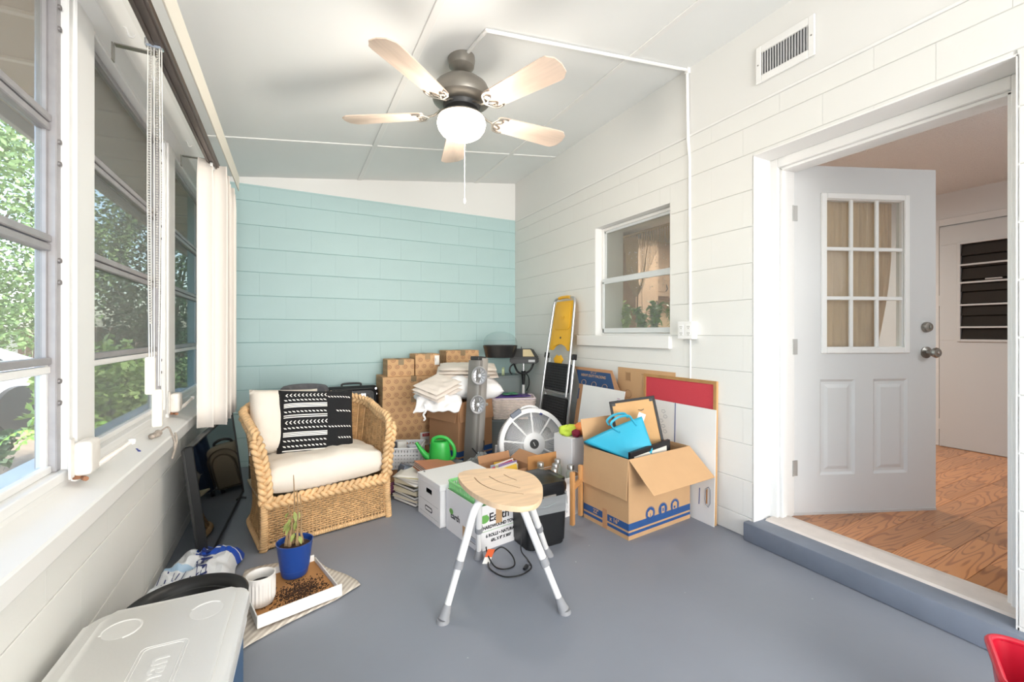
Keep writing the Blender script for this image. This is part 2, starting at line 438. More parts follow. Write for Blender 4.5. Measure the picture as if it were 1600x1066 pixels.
# door frame, stops, threshold and concrete step
mb = MB()
cx0, cx1 = XR + .145, T1 + .01
for (a, b) in ((DOR[1] - .045, DOR[1]), (DOR[0], DOR[0] + .05)): mb.box(cx0, cx1, a, b, .09, DOR[3] - .004, .003)
mb.box(cx0, cx1, DOR[0] + .05, DOR[1] - .045, DOR[3] - .055, DOR[3] - .004, .003)
fr = struct(mb.build('trim_3', M_trim))
mb = MB()
mb.box(cx0 + .02, cx0 + .06, DOR[1] - .062, DOR[1] - .045, .09, DOR[3] - .06, .002).box(cx0 + .02, cx0 + .06, DOR[0] + .05, DOR[0] + .064, .09, DOR[3] - .06, .002).box(cx0 + .02, cx0 + .06, DOR[0] + .05, DOR[1] - .05, DOR[3] - .07, DOR[3] - .055, .002)
mb.build('door_stop', M_trim, fr)
M_step = mat('grey_painted_step', '747c8a', .5, var=.1, vscale=7, bump=.25, bscale=30)
struct(MB().box(XR - .045, XR + .16, .3, 1.515, 0, .102, .008, seg=2).build('trim_4', M_step))
M_thr = mat('worn_white_threshold', 'd6cdc6', .55, var=.08, vscale=12, bump=.1)
struct(MB().prism([(XR + .07, .095), (XR + .085, .112), (XR + .20, .116), (XR + .25, .106), (XR + .25, .09), (XR + .07, .09)], -(DOR[1] - .02), -(DOR[0] + .02), T=Matrix.Rotation(pi / 2, 4, 'X')).build('trim_5', M_thr, smooth=0))
# ---- kitchen beyond ----
def oak():
    m = mat('oak_plank', 'b57a4e', .33, coat=.3)
    n = m.node_tree.nodes; l = m.node_tree.links; b = n['Principled BSDF']
    oi = n.new('ShaderNodeObjectInfo'); tc = n.new('ShaderNodeTexCoord'); mp = n.new('ShaderNodeMapping')
    mp.inputs['Scale'].default_value = (.8, 6, 1)
    l.new(tc.outputs['Object'], mp.inputs[0])
    cb = n.new('ShaderNodeVectorMath'); cb.operation = 'SCALE'; cb.inputs['Scale'].default_value = 17
    cx = n.new('ShaderNodeCombineXYZ'); l.new(oi.outputs['Random'], cx.inputs[0]); l.new(oi.outputs['Random'], cx.inputs[1]); l.new(cx.outputs[0], cb.inputs[0])
    ad = n.new('ShaderNodeVectorMath'); l.new(mp.outputs[0], ad.inputs[0]); l.new(cb.outputs[0], ad.inputs[1])
    ns = n.new('ShaderNodeTexNoise'); ns.inputs['Scale'].default_value = 1.3; ns.inputs['Detail'].default_value = 1.5; l.new(ad.outputs[0], ns.inputs['Vector'])
    mu = n.new('ShaderNodeMath'); mu.operation = 'MULTIPLY'; mu.inputs[1].default_value = 120; l.new(ns.outputs[0], mu.inputs[0])
    sn = n.new('ShaderNodeMath'); sn.operation = 'SINE'; l.new(mu.outputs[0], sn.inputs[0])
    rp = n.new('ShaderNodeValToRGB'); rp.color_ramp.elements[0].color = lin('c08250'); rp.color_ramp.elements[1].color = lin('9c6138')
    rp.color_ramp.elements[0].position = .35; rp.color_ramp.elements[1].position = 1.0
    l.new(sn.outputs[0], rp.inputs[0])
    hs = n.new('ShaderNodeHueSaturation'); l.new(rp.outputs[0], hs.inputs['Color'])
    mr = n.new('ShaderNodeMapRange'); mr.inputs[3].default_value = .75; mr.inputs[4].default_value = 1.3; l.new(oi.outputs['Random'], mr.inputs[0]); l.new(mr.outputs[0], hs.inputs['Value'])
    l.new(hs.outputs[0], b.inputs['Base Color'])
    return m
M_oak = oak()
M_sub = mat('floor_gap', '4a2c1c', .8)
kf = struct(MB().box(XR + .20, 6.2, -1.0, 5.0, 0, .085).build('floor_2', M_sub, smooth=0))
pw, pl = .128, .62
cache = {}
y = -.3; r = 0
while y < 2.3:
    x = XR + .245 - random.random() * pl
    while x < 5.4:
        a, b = max(x, XR + .245), min(x + pl, 5.42)
        x += pl
        if b - a < .03: continue
        k = round(b - a, 3)
        if k not in cache:
            cache[k] = MB().cbox((0, 0, .005), (k - .0015, pw - .0015, .01), .0008).build('plank', M_oak, kf, smooth=0); o = cache[k]
        else:
            o = cache[k].copy(); COL.objects.link(o)
        o.location = ((a + b) / 2, y + pw / 2, .085)
    y += pw
M_pop = mat('popcorn_ceiling', 'f2f0ee', .95, bump=1.0, bscale=130)
for nn in M_pop.node_tree.nodes:
    if nn.type == 'BUMP': nn.inputs['Distance'].default_value = .012
struct(MB().box(T1 - .01, 6.0, -1.2, 4.9, 2.45, 2.55).build('ceiling_2', M_pop, smooth=0))
M_kw = mat('kitchen_wall_grey', 'd4d2d2', .7)
M_cream = mat('kitchen_wall_cream', 'e2cba6', .7)
struct(MB().box(5.42, 5.55, -1.2, 4.9, 0, 2.5).build('wall_kitchen_end', M_kw, smooth=0))
struct(MB().box(T1, 5.42, 4.42, 4.6, 0, 2.5).build('wall_kitchen_side', M_cream, smooth=0))
struct(MB().box(T1, 5.42, -1.2, -.9, 0, 2.5).build('wall_kitchen_near', M_kw, smooth=0))
# ================= FIXTURES =================
M_pewter = mat('pewter_metal', '8d8880', .35, .6, var=.03)
M_bladew = mat('whitewashed_wood', 'e6cfbc', .45, var=.07, vscale=5, stretch=(1, 12, 1))
M_plw = mat('white_plastic', 'eeedea', .35)
M_dark = mat('black_plastic', '17181a', .4)
M_dark2 = mat('dark_grey_plastic', '3a3a3a', .5)
M_chrome = mat('chrome', 'c8c8ca', .18, 1.)
M_steel = mat('brushed_steel', '9a968f', .3, .9)
# ceiling fan
fx, fy = .83, 2.195
cz = ceil_z(fx)
fan = thing('ceiling_fan', 'five-blade ceiling fan with pewter motor, whitewashed blades and lit bowl lamp', 'ceiling fan', (fx, fy, 2.335), R(0))
MB().lathe([(0, .318), (.072, .318), (.074, .298), (.068, .262), (.045, .240), (.022, .232), (0, .232)], 32).build('canopy', M_pewter, fan)
MB().cyl((0, 0, .2), (0, 0, .25), .022).build('down_rod', M_pewter, fan)
MB().lathe([(0, .192), (.06, .190), (.11, .178), (.142, .152), (.156, .12), (.160, .095), (.154, .075), (.128, .055), (.09, .05), (0, .05)], 48).build('motor_housing', M_pewter, fan)
MB().lathe([(0, .055), (.10, .055), (.10, .045), (.09, .03), (.06, .025), (0, .025)], 32).build('flywheel', M_dark2, fan)
MB().lathe([(0, .035), (.05, .035), (.055, .01), (.085, .0), (.122, -.012), (.126, -.02), (0, -.02)], 40).build('light_fitter', M_pewter, fan)
M_globe = mat('lit_opal_glass', 'fff6ea', .3, emit=('fff0dc', 6))
MB().lathe([(.118, -.014), (.128, -.03), (.132, -.05), (.126, -.075), (.108, -.100), (.078, -.119), (.04, -.130), (0, -.133)], 40).build('lamp_bowl', M_globe, fan)
gl = bpy.data.lights.new('fan_lamp', 'POINT'); gl.energy = 17; gl.shadow_soft_size = .12; gl.color = (1, .93, .84)
glo = bpy.data.objects.new('fan_lamp', gl); COL.objects.link(glo); glo.parent = fan; glo.location = (0, 0, -.20)
def blade_mesh():
    o_ = [(.205, -.045), (.215, -.058), (.24, -.062), (.60, -.078), (.625, -.076), (.640, -.060), (.655, -.048), (.660, -.02), (.664, 0)]
    poly = o_ + [(x, -y) for x, y in o_[::-1][1:]]
    return MB().prism(poly, -.003, .003, T=Matrix.Rotation(R(-11), 4, 'X') @ Matrix.Translation((0, 0, .004)), bev=.0015)
def iron_mesh():
    mb = MB()
    mb.tube([(.085, 0, .045), (.12, 0, .030), (.155, 0, .006), (.19, 0, .0)], [.010, .009, .008, .008], 8, flat=.6)
    T = Matrix.Rotation(R(-11), 4, 'X') @ Matrix.Translation((0, 0, -.004))
    for s in (1, -1):
        mb.tube(catmull([(.185, 0, 0), (.20, s * .03, 0), (.215, s * .052, 0), (.245, s * .060, 0), (.262, s * .055, 0)], 4), .0065, 8, T=T, flat=.5)
        mb.tube(catmull([(.19, 0, 0), (.225, s * .012, 0), (.24, s * .028, 0), (.225, s * .04, 0), (.212, s * .03, 0)], 4), .0045, 8, T=T, flat=.5)
        mb.cyl((.235, s * .03, -.004), (.235, s * .03, .002), .006, n=8, T=T)
    return mb
b0 = None
for k, a in enumerate((-3, 71, 143, 214, 287)):
    if b0 is None:
        b0 = blade_mesh().build('blade', M_bladew, fan, rot=(0, 0, R(a + 4)))
        i0 = iron_mesh().build('blade_bracket', M_pewter, b0)
    else:
        c = b0.copy(); COL.objects.link(c); c.rotation_euler = (0, 0, R(a + 4))
        d = i0.copy(); COL.objects.link(d); d.parent = c
ch = MB().cyl((.03, .03, -.02), (.03, .03, -.44), .0016, n=6).build('pull_chain', M_plw, fan)
MB().lathe([(0, 0), (.006, -.004), (.008, -.02), (.004, -.032), (0, -.034)], 12).build('chain_bell', M_plw, ch, loc=(.03, .03, -.44))
# cable raceway on the ceiling and down the wall
ra = thing('cable_raceway', 'white cable raceway from the ceiling fan across the ceiling and down the right wall', 'cable cover', (XR, 1.925, 2.0))
def rel(p): return (p[0] - XR, p[1] - 1.925, p[2] - 2.0)
def cz_(x, y, o=.010): return rel((x, y, ceil_z(x) - o))
mb = MB()
mb.tube([cz_(fx + .01, fy - .06), cz_(.863, 1.93)], .0095, 6)
mb.tube([cz_(.858, 1.935), cz_(XR - .012, 1.92)], .0095, 6)
mb.build('ceiling_run', M_trim, ra)
MB().tube([rel((XR - .010, 1.92, ceil_z(XR) - .005)), rel((XR - .010, 1.912, 2.38)), rel((XR - .004, 1.905, 2.25)), rel((XR - .004, 1.9, 1.2225))], [.010, .010, .0085, .0085], 6).build('wall_run', M_trim, ra)
MB().tube([rel((XR - .003, 1.9, 1.107)), rel((XR - .003, 1.9, .62))], .006, 6).build('lower_run', M_trim, ra)
MB().cbox(rel((XR - .008, 1.918, ceil_z(XR) - .018)), (.026, .03, .036), .003).build('corner_cover', M_trim, ra)
eb = thing('outlet_box', 'white surface-mounted outlet box on the wall right of the kitchen window', 'outlet', (XR, 1.905, 1.165))
MB().cbox((-.022, 0, 0), (.044, .115, .112), .004).build('box', M_plw, eb)
MB().cbox((-.046, 0, 0), (.005, .112, .112), .0025).build('cover_plate', M_plw, eb)
for sy in (-.028, .028):
    c_ = MB().cbox((-.0485, sy, 0), (.003, .034, .068), .004).build('receptacle', M_white, eb)
    mb = MB()
    for sz in (-.02, .02):
        for q in (-.006, .006): mb.cbox((-.0503, sy + q, sz + .003), (.001, .0022, .009))
        mb.cyl((-.0508, sy, sz - .008), (-.0496, sy, sz - .008), .0025, n=8)
    mb.build('slots', M_dark2, c_, kind='stuff')
# vent
vt = thing('air_vent', 'white louvred air vent grille high on the right wall', 'vent', (XR, 1.315, 2.605), 0)
Tv = None
mb = MB(); mb.box(-.012, .0, -.148, -.118, -.100, .100, .003).box(-.012, 0, .118, .148, -.100, .100, .003).box(-.012, 0, -.118, .118, .060, .100, .003).box(-.012, 0, -.118, .118, -.100, -.060, .003)
mb.build('frame', M_plw, vt)
MB().box(-.001, 0, -.118, .118, -.06, .06).build('duct', mat('duct_grey', '8a8b8e', .8), vt, smooth=0)
s0 = None
for k in range(17):
    y = -.112 + k * .014
    if s0 is None:
        s0 = MB().cbox((0, 0, 0), (.010, .0022, .12), 0).build('slat', M_plw, vt, loc=(-.0065, y, 0), rot=(0, 0, R(28)), smooth=0)
        s0['group'] = 'louvres' if False else ''
        del s0['group']
    else:
        c = s0.copy(); COL.objects.link(c); c.location = (-.0065, y, 0)
for s in (1, -1): MB().cyl((-.014, 0, 0), (-.011, 0, 0), .004, n=8).build('screw', M_steel, vt, loc=(0, s * .134, 0))
# ---- back door, opened into the kitchen ----
M_door = mat('door_paint_grey_white', 'd6d6d5', .42, bump=.03, bscale=60)
dr = sempty('door_1', (2.585, 1.462, .088)); dr.rotation_euler = (0, 0, math.atan2(-.355, .858))
DW, DH, DT = .905, 2.03, .044
def recess_panel(mb, x0, x1, z0, z1, y=-DT / 2, d=.008):
    # moulded raised panel on the face at y
    a, b, c = .014, .030, .006
    pts = lambda i, yy: [(x0 + i, yy, z0 + i), (x1 - i, yy, z0 + i), (x1 - i, yy, z1 - i), (x0 + i, yy, z1 - i)]
    R0, R1, R2, R3 = pts(0, y), pts(a, y + d), pts(b, y + d), pts(b + .02, y + .001)
    for A, B in ((R0, R1), (R1, R2), (R2, R3)):
        for i in range(4):
            j = (i + 1) % 4; mb.quad(A[i], A[j], B[j], B[i])
    mb.poly(R3)
def faced_slab(mb, W, H, y, holes):
    xs = sorted({0, W} | {h[0] for h in holes} | {h[1] for h in holes}); zs = sorted({0, H} | {h[2] for h in holes} | {h[3] for h in holes})
    for i in range(len(xs) - 1):
        for j in range(len(zs) - 1):
            cx, cz = (xs[i] + xs[i + 1]) / 2, (zs[j] + zs[j + 1]) / 2
            if any(h[0] < cx < h[1] and h[2] < cz < h[3] for h in holes): continue
            mb.quad((xs[i], y, zs[j]), (xs[i + 1], y, zs[j]), (xs[i + 1], y, zs[j + 1]), (xs[i], y, zs[j + 1]))
GL = (.185, .715, .955, 1.86)
PN = [(.165, .385, .235, .79), (.50, .72, .235, .79)]
mb = MB()
faced_slab(mb, DW, DH, -DT / 2, [GL] + PN)
for p in PN: recess_panel(mb, *p)
faced_slab(mb, DW, DH, DT / 2, [GL])
for (x0, x1, z0, z1) in ((0, DW, 0, DH), GL):
    q = [(x0, z0), (x1, z0), (x1, z1), (x0, z1)]
    for i in range(4):
        a, b = q[i], q[(i + 1) % 4]; mb.quad((a[0], -DT / 2, a[1]), (b[0], -DT / 2, b[1]), (b[0], DT / 2, b[1]), (a[0], DT / 2, a[1]))
bmesh.ops.remove_doubles(mb.bm, verts=mb.bm.verts, dist=1e-5)
mb.build('door_panel', M_door, dr, smooth=0)
def rectframe(mb, x0, x1, z0, z1, w, ya, yb, bev=.003):
    return mb.box(x0, x0 + w, ya, yb, z0, z1, bev).box(x1 - w, x1, ya, yb, z0, z1, bev).box(x0 + w, x1 - w, ya, yb, z1 - w, z1, bev).box(x0 + w, x1 - w, ya, yb, z0, z0 + w, bev)
mb = MB(); rectframe(mb, GL[0] - .014, GL[1] + .014, GL[2] - .014, GL[3] + .014, .034, -DT / 2 - .010, -DT / 2 + .004, .004)
rectframe(mb, GL[0], GL[1], GL[2], GL[3], .024, -DT / 2 + .004, DT / 2, .003)
mb.build('glazing_frame', M_white, dr)
gx0, gx1, gz0, gz1 = GL[0] + .02, GL[1] - .02, GL[2] + .02, GL[3] - .02
for k in (1, 2): MB().cbox((gx0 + (gx1 - gx0) * k / 3, -.012, (gz0 + gz1) / 2), (.022, .016, gz1 - gz0), .004).build('muntin', M_white, dr)
for k in (1, 2): MB().cbox(((gx0 + gx1) / 2, -.0125, gz0 + (gz1 - gz0) * k / 3), (gx1 - gx0, .015, .022), .004).build('muntin', M_white, dr)
M_clear = glassy('clear_glass', 'f4f6f5', .07, .03, 'ffffff')
MB().box(gx0, gx1, -.002, .002, gz0, gz1).build('pane', M_clear, dr, smooth=0)
MB().box(0, DW, -DT / 2 - .004, DT / 2, -.004, .022, .002).build('door_sweep', mat('sweep_white', 'c9c7c4', .5), dr)
for z, nm in ((.945, 'door_knob'), (1.095, 'deadbolt')):
    T = TR(DW - .065, -DT / 2, z, pi / 2)
    if nm == 'door_knob': k_ = MB().lathe([(0, .0), (.034, .0), (.034, .006), (.014, .012), (.012, .034), (.026, .044), (.030, .058), (.024, .068), (0, .070)], 28, T=T)
    else: k_ = MB().lathe([(0, .0), (.030, .0), (.031, .010), (.026, .020), (.012, .022), (0, .022)], 28, T=T)
    ko = k_.build(nm, M_steel, dr)
    if nm == 'deadbolt': MB().cbox((DW - .065, -DT / 2 - .024, z), (.006, .012, .022), .002).build('thumb_turn', M_steel, ko)
    else: MB().lathe([(0, .068), (.008, .0715), (.006, .073), (0, .073)], 12, T=T).build('key_cylinder', M_chrome, ko)
for z in (.28, .98, 1.75):
    MB().cyl((-.006, -DT / 2 - .004, z - .045), (-.006, -DT / 2 - .004, z + .045), .007, n=10).cbox((.012, -DT / 2 - .001, z), (.03, .002, .09)).cbox((-.022, -DT / 2 - .001, z), (.028, .002, .09)).build('hinge', mat('hinge_metal', 'b9b8b4', .35, .5), dr)
# tied-back curtains on the far side of the door glass
M_curt = mat('tan_sheer_curtain', 'e2bf98', .9, var=.06, vscale=10, stretch=(6, 6, 1))
cu = thing('door_curtain', 'tan gathered curtain hanging behind the glass of the open white door', 'curtain', (2.585, 1.462, .088), math.atan2(-.355, .858))
def curtain_fn(x0, x1, z0, z1, side):
    def fn(u, v):
        z = z1 + (z0 - z1) * v
        w = 1 - .70 * max(0, (v - .35) / .65) ** 1.5 if side else 1
        x = x0 + (x1 - x0) * u * w
        return (x, .052 + .007 * sin(u * 44 + v * 2) + .003 * sin(u * 91 + 3 * v), z)
    return fn
mb = MB(); mb.grid(curtain_fn(GL[0] - .02, GL[0] + .36, GL[2] - .10, GL[3] + .02, 0), 80, 14); mb.build('curtain_panel', M_curt, cu, smooth=60)
mb = MB(); mb.grid(curtain_fn(GL[0] + .33, GL[1] - .02, GL[2] - .10, GL[3] + .02, 1), 60, 14); mb.build('curtain_panel', M_curt, cu, smooth=60)
MB().cyl((GL[0] - .03, .055, GL[3] + .015), (GL[1] + .03, .055, GL[3] + .015), .006, n=10).cbox((GL[0] - .03, .04, GL[3] + .015), (.012, .036, .02)).cbox((GL[1] + .03, .04, GL[3] + .015), (.012, .036, .02)).build('curtain_rod', M_steel, cu)
# ---- far kitchen door with jalousie glass ----
M_kd = mat('kitchen_door_paint', 'c3c3c4', .5)
d2 = sempty('door_2', (5.42, 1.70, .10))
dm = MB()
def fr2(mb, y0, y1, z0, z1, w, xa, xb, low=True):
    mb.box(xa, xb, y0, y0 + w, z0, z1, .002).box(xa, xb, y1 - w, y1, z0, z1, .002).box(xa, xb, y0 + w, y1 - w, z1 - w, z1, .002)
    return mb.box(xa, xb, y0 + w, y1 - w, z0, z0 + w, .002) if low else mb
D0, D1 = -.86, 0.0
dm.box(-.045, -.005, D0, D1, 0, .98, .002).box(-.045, -.005, D0, D1, 1.86, 2.03, .002).box(-.045, -.005, D0, D0 + .13, .98, 1.86, .002).box(-.045, -.005, D1 - .13, D1, .98, 1.86, .002)
dm.build('door_panel', M_kd, d2)
fr2(MB(), D0 + .12, D1 - .12, .97, 1.87, .022, -.056, -.03).build('glazing_frame', M_kd, d2)
M_black = mat('dark_jalousie_glass', '232120', .12, spec=.6)  # near-black tint for the jalousie slats
M_amber = M_black
for k in range(8):
    y0 = D0 + .142
    MB().cbox((-.030, (D0 + D1) / 2, 1.045 + k * .108), (.005, D1 - D0 - .285, .112), .001, rot=Matrix.Rotation(R(12), 4, 'Y')).build('jalousie_slat', M_black, d2)
for z in (1.10, 1.30, 1.50, 1.66): MB().cbox((-.050, (D0 + D1) / 2, z), (.012, D1 - D0 - .28, .016), .002).build('crossbar', M_kd, d2)
MB().cbox((-.062, -.35, 1.52), (.02, .10, .01), .003).build('latch', M_kd, d2)
fr2(MB(), D0 - .075, D1 + .075, -.004, 2.11, .065, -.022, -.001, False).build('door_casing', M_kw, d2)
MB().box(-.03, -.01, D1 + .002, D1 + .012, .15, .25, .001).box(-.03, -.01, D1 + .002, D1 + .012, 1.3, 1.4, .001).build('hinge', M_kd, d2)
MB().cbox((-.01, (D0 + D1) / 2, -.008), (.05, .87, .016), .003).build('sill_strip', M_kw, d2)
# ---- seen through the kitchen window ----
M_cab = mat('whitewashed_cabinet_wood', 'a68a72', .6, var=.12, vscale=3, stretch=(9, 9, 1))
kc = thing('tall_cabinet', 'whitewashed oak tall cabinet seen behind the kitchen window', 'cabinet', (3.83, 4.12, .1))
MB().cbox((0, 0, 1.08), (.36, .58, 2.16), .004).build('body', M_cab, kc)
for z0, z1 in ((.1, 1.0), (1.04, 2.1)):
    o = MB().box(-.165, .165, -.31, -.292, z0, z1, .004).build('door', M_cab, kc)
    MB().box(-.11, .11, -.318, -.309, z0 + .06, z1 - .06, .004).build('raised_panel', M_cab, o)
    MB().tube([(.13, -.31, z0 + .30), (.13, -.335, z0 + .32), (.13, -.335, z0 + .38), (.13, -.31, z0 + .40)], .006, 8).build('pull', M_dark2, o)
for q in range(3):
    cb_ = thing('wall_cabinet', ['leftmost whitewashed wall cabinet with dark hinges behind the kitchen window', 'middle whitewashed wall cabinet with dark pull behind the kitchen window', 'rightmost whitewashed wall cabinet behind the kitchen window'][q], 'cabinet', (4.25 + q * .46, 4.25, 1.62), group='kitchen wall cabinets')
    MB().cbox((0, 0, .36), (.455, .32, .72), .003).build('body', M_cab, cb_)
    o = MB().cbox((0, -.168, .36), (.43, .018, .70), .004).build('door', M_cab, cb_)
    MB().cbox((0, -.178, .36), (.32, .008, .58), .004).build('raised_panel', M_cab, o)
    MB().tube([(.15, -.178, .08), (.165, -.20, .11), (.15, -.20, .14), (.165, -.178, .17)], .006, 8).build('pull', M_dark2, o)
    for z in (.12, .58): MB().cbox((-.205, -.182, z), (.02, .008, .05), .003).build('hinge', M_dark2, o)
ct = thing('base_cabinet', 'whitewashed base cabinet with pale worktop behind the window plants', 'cabinet', (4.72, 4.09, .1))
MB().cbox((0, .02, .42), (1.36, .56, .84), .004).build('body', M_cab, ct); MB().cbox((0, 0, .86), (1.36, .62, .04), .006).build('worktop', mat('pale_worktop', 'cbb6a8', .4), ct)
# bead and string valance
M_bead = mat('tan_bead_string', 'c8a983', .7)
vb = thing('string_valance', 'tan string and bead valance hanging inside the kitchen window', 'curtain', (XR + .32, 2.46, 1.10))
MB().cyl((0, -.42, .885), (0, .42, .885), .007, n=10).build('rod', M_cream, vb)
mb = MB()
for k in range(96):
    y = -.41 + .82 * k / 95
    mb.tube([(.0, y, .90), (.010 * (k % 3 - 1), y, .86), (.008 * (k % 2), y + .002, .84 - .09 * (1 - abs(sin(k * .9)) * .2))], .0040, 4, cap=False)
mb.build('heading', M_bead, vb, kind='stuff', smooth=0)
mb = MB()
for k in range(26):
    t = k / 25
    mb.tube(catmull([(.012, .41 - t * .16, .87), (.014, .39 - t * .13, .60 - t * .03), (.016, .34 - t * .10, .44 + t * .01), (.018, .28 - t * .08, .36 + .12 * t), (.016, .22 - t * .05, .42 + .25 * t), (.014, .17 - .02 * t, .60 + .15 * t)], 3), .0026, 4, cap=False)
for k in range(60):
    y = .22 - .62 * k / 59
    z1 = .84 - .48 * (1 - .8 * max(0, sin(pi * (k / 59.) * 1.15))) if k < 52 else .40
    mb.tube([(.01, y, .87), (.01 + .004 * sin(k), y, (z1 + .87) / 2), (.01, y, max(.38, z1))], .0020, 4, cap=False)
mb.build('strings', M_bead, vb, kind='stuff', smooth=0)
mb = MB()
for k in range(110):
    y = random.uniform(-.40, .36); z = random.uniform(.40, .80)
    bmesh.ops.create_icosphere(mb.bm, subdivisions=1, radius=.0045, matrix=Matrix.Translation((.006, y, z)))
mb.build('beads', M_white, vb, kind='stuff')
# cuttings rooting in jars on the inner sill
struct(MB().box(T1 - .12, T1 + .22, 2.0, 2.95, 1.085, 1.110, .003).build('trim_6', M_white))
M_leaf = mat('pothos_green', '6ea04a', .4, var=.35, vscale=25)
M_leaf2 = mat('pale_green_leaf', 'a6bf74', .45, var=.25, vscale=25)
M_stem = mat('green_stem', '7d9a5a', .6)
M_jar = glassy('jar_glass', 'eef4f0', .16, .05, 'e8efea')
M_water = glassy('water', 'dfe8da', .2, .02, 'cfd9cc')
def leaf(mb, p, d, L, w, droop=.3):
    d = Vector(d).normalized(); up = Vector((0, 0, 1)); s_ = d.cross(up)
    if s_.length < .1: s_ = Vector((1, 0, 0))
    s_.normalize(); n_ = s_.cross(d); rows = []
    for i, (t, ww) in enumerate(((0, .05), (.25, .8), (.55, 1.), (.85, .5), (1, .02))):
        c = p + d * L * t + n_ * (-droop * L * t * t)
        rows.append([mb.bm.verts.new(c + s_ * w * ww * .5 + n_ * w * .12 * ww), mb.bm.verts.new(c), mb.bm.verts.new(c - s_ * w * ww * .5 + n_ * w * .12 * ww)])
    for i in range(4):
        for j in range(2): mb.bm.faces.new((rows[i][j], rows[i][j + 1], rows[i + 1][j + 1], rows[i + 1][j]))
def rv(a=-1, b=1): return Vector((random.uniform(a, b), random.uniform(a, b), random.uniform(a, b)))
jl = ['leftmost jar of pothos cuttings inside the kitchen window, beside the frame', 'second jar from the left of leafy cuttings inside the kitchen window', 'middle jar of leafy cuttings inside the kitchen window', 'second jar from the right, tall trailing cutting inside the kitchen window', 'rightmost jar of cuttings inside the kitchen window']
for k in range(5):
    jy = 2.86 - k * .165; jx = T1 + .03 + .05 * (k % 2)
    t = thing('plant_jar', jl[k], 'plant', (jx, jy, 1.11), group='cuttings in jars on the kitchen window sill')
    MB().lathe([(0, .003), (.030, .003), (.036, .01), (.036, .085), (.026, .10), (.026, .112), (.024, .112), (.024, .10), (.034, .083), (.034, .012), (0, .006)], 20).build('jar', M_jar, t)
    mb = MB(); lf = MB(); hh = .27 + .12 * random.random()
    for q in range(7):
        a = rv(); tip = Vector((a.x * .05, a.y * .06, hh * random.uniform(.55, 1.)))
        pts = catmull([(a.x * .01, a.y * .01, .01), (a.x * .02, a.y * .02, .10), tip * .7 + Vector((0, 0, .03)), tip], 3)
        mb.tube(pts, .0022, 5)
        for p in pts[3:]:
            for _ in range(2): leaf(lf, Vector(p), rv() + Vector((0, 0, .15)), random.uniform(.045, .075), random.uniform(.030, .045), .4)
    mb.build('stems', M_stem, t); lf.build('leaves', M_leaf if k % 3 else M_leaf2, t, recalc=False, smooth=60)

# ---- vertical blind on the window side ----
M_track = mat('bronze_track', '6d625d', .4, .5)
M_val = mat('cream_valance', 'e8e1d2', .5)
M_orange = mat('orange_wood_edge', 'd9a45c', .6)
def drp(y): return -.035 * max(0, (y - .3)) / 1.0 * .8
vbld = thing('vertical_blind', 'cream vertical blind drawn to the far end of the window wall, bronze track', 'blind', (-.39, 1.9, 2.12))
MB().cbox((0, 0, 0), (.050, 3.5, .030), .003).cbox((-.012, 0, -.018), (.007, 3.5, .008)).cbox((.012, 0, -.018), (.007, 3.5, .008)).build('track', M_track, vbld)
vl = MB().cbox((.062, -.05, .055), (.006, 3.6, .105), .001, rot=Matrix.Rotation(R(1.6), 4, 'X')).build('valance', M_val, vbld)
MB().cbox((.050, -.05, .108), (.020, 3.6, .006), .001, rot=Matrix.Rotation(R(1.6), 4, 'X')).build('valance_top', M_orange, vbld)
for y in (-1.2, .02, 1.05):
    MB().cbox((-.08, y, .012), (.12, .022, .004)).cbox((-.145, y, -.015), (.004, .022, .06)).build('bracket', M_steel, vbld)
M_vane = mat('cream_vinyl_vane', 'efe6dc', .5, bump=.03)
M_vane2 = M_vane
rnd = random.Random(3)
for k in range(15):
    y = 1.00 + (0 if k == 0 else .02 + k * .047)
    w = .078; a = R(4 + rnd.uniform(-10, 10)) if k > 1 else R((8, -9)[k])
    x0 = (-.028, .028)[k] if k < 2 else .018 + rnd.uniform(-.012, .012)
    mb = MB()
    mb.grid(lambda u, v: ((u - .5) * w * (1 - .12 * (v < .04)), .011 * (1 - (2 * u - 1) ** 2) + .012 * sin(v * 2.2 + k), -.0 - v * 1.50 - .004 * u), 8, 14)
    o = mb.build('vane', M_vane, vbld, loc=(x0, y, 0), rot=(0, 0, a), smooth=60, thick=.0012)
    MB().cbox((x0, y, -.022), (.008, .004, .02)).build('vane_carrier', M_plw, o) if False else None
mb = MB()
for k in range(15): mb.cbox((.0, 1.00 + (0 if k == 0 else .02 + k * .047), -.028), (.012, .006, .022), .001)
mb.build('carriers', M_plw, vbld, kind='stuff')
# bead chains and pull cords with tassels
M_cord = mat('white_cord', 'e9e5dd', .7)
mb = MB(); x, y = -.01, -.085
for dx, zb in ((-.014, .92), (.014, .95), (.0, .80)):
    for k in range(int(zb / .0085)):
        z = -.03 - k * .0085
        s_ = 1 - abs(2 * (k * .0085) / zb - 1)
        mb.cbox((x + dx * (.6 + .4 * s_) + (.006 if dx == 0 else 0), y + .01 * dx / .014, z), (.0060, .0060, .0060), .0018)
chn = mb.build('bead_chain', mat('silver_beads', 'c9c4bd', .3, .6), vbld)
chn['kind'] = 'stuff'
mb = MB()
for k, (dx, zb) in enumerate(((-.018, 1.06), (-.010, 1.06), (-.002, 1.06), (.012, 1.15), (.018, 1.15))):
    mb.tube([(x + dx, y, -.02), (x + dx * 1.15, y + .004, -.5), (x + dx * .8, y, -zb)], .0014, 5)
mb.build('pull_cord', M_cord, vbld, kind='stuff')
MB().cbox((x - .012, y, -1.115), (.027, .016, .125), .004).build('cord_tassel', mat('ivory_plastic', 'f0ead8', .4), vbld)
MB().cbox((x + .005, y + .006, -1.225), (.027, .016, .125), .004).build('cord_tassel', mat('ivory_plastic', 'f0ead8', .4), vbld)
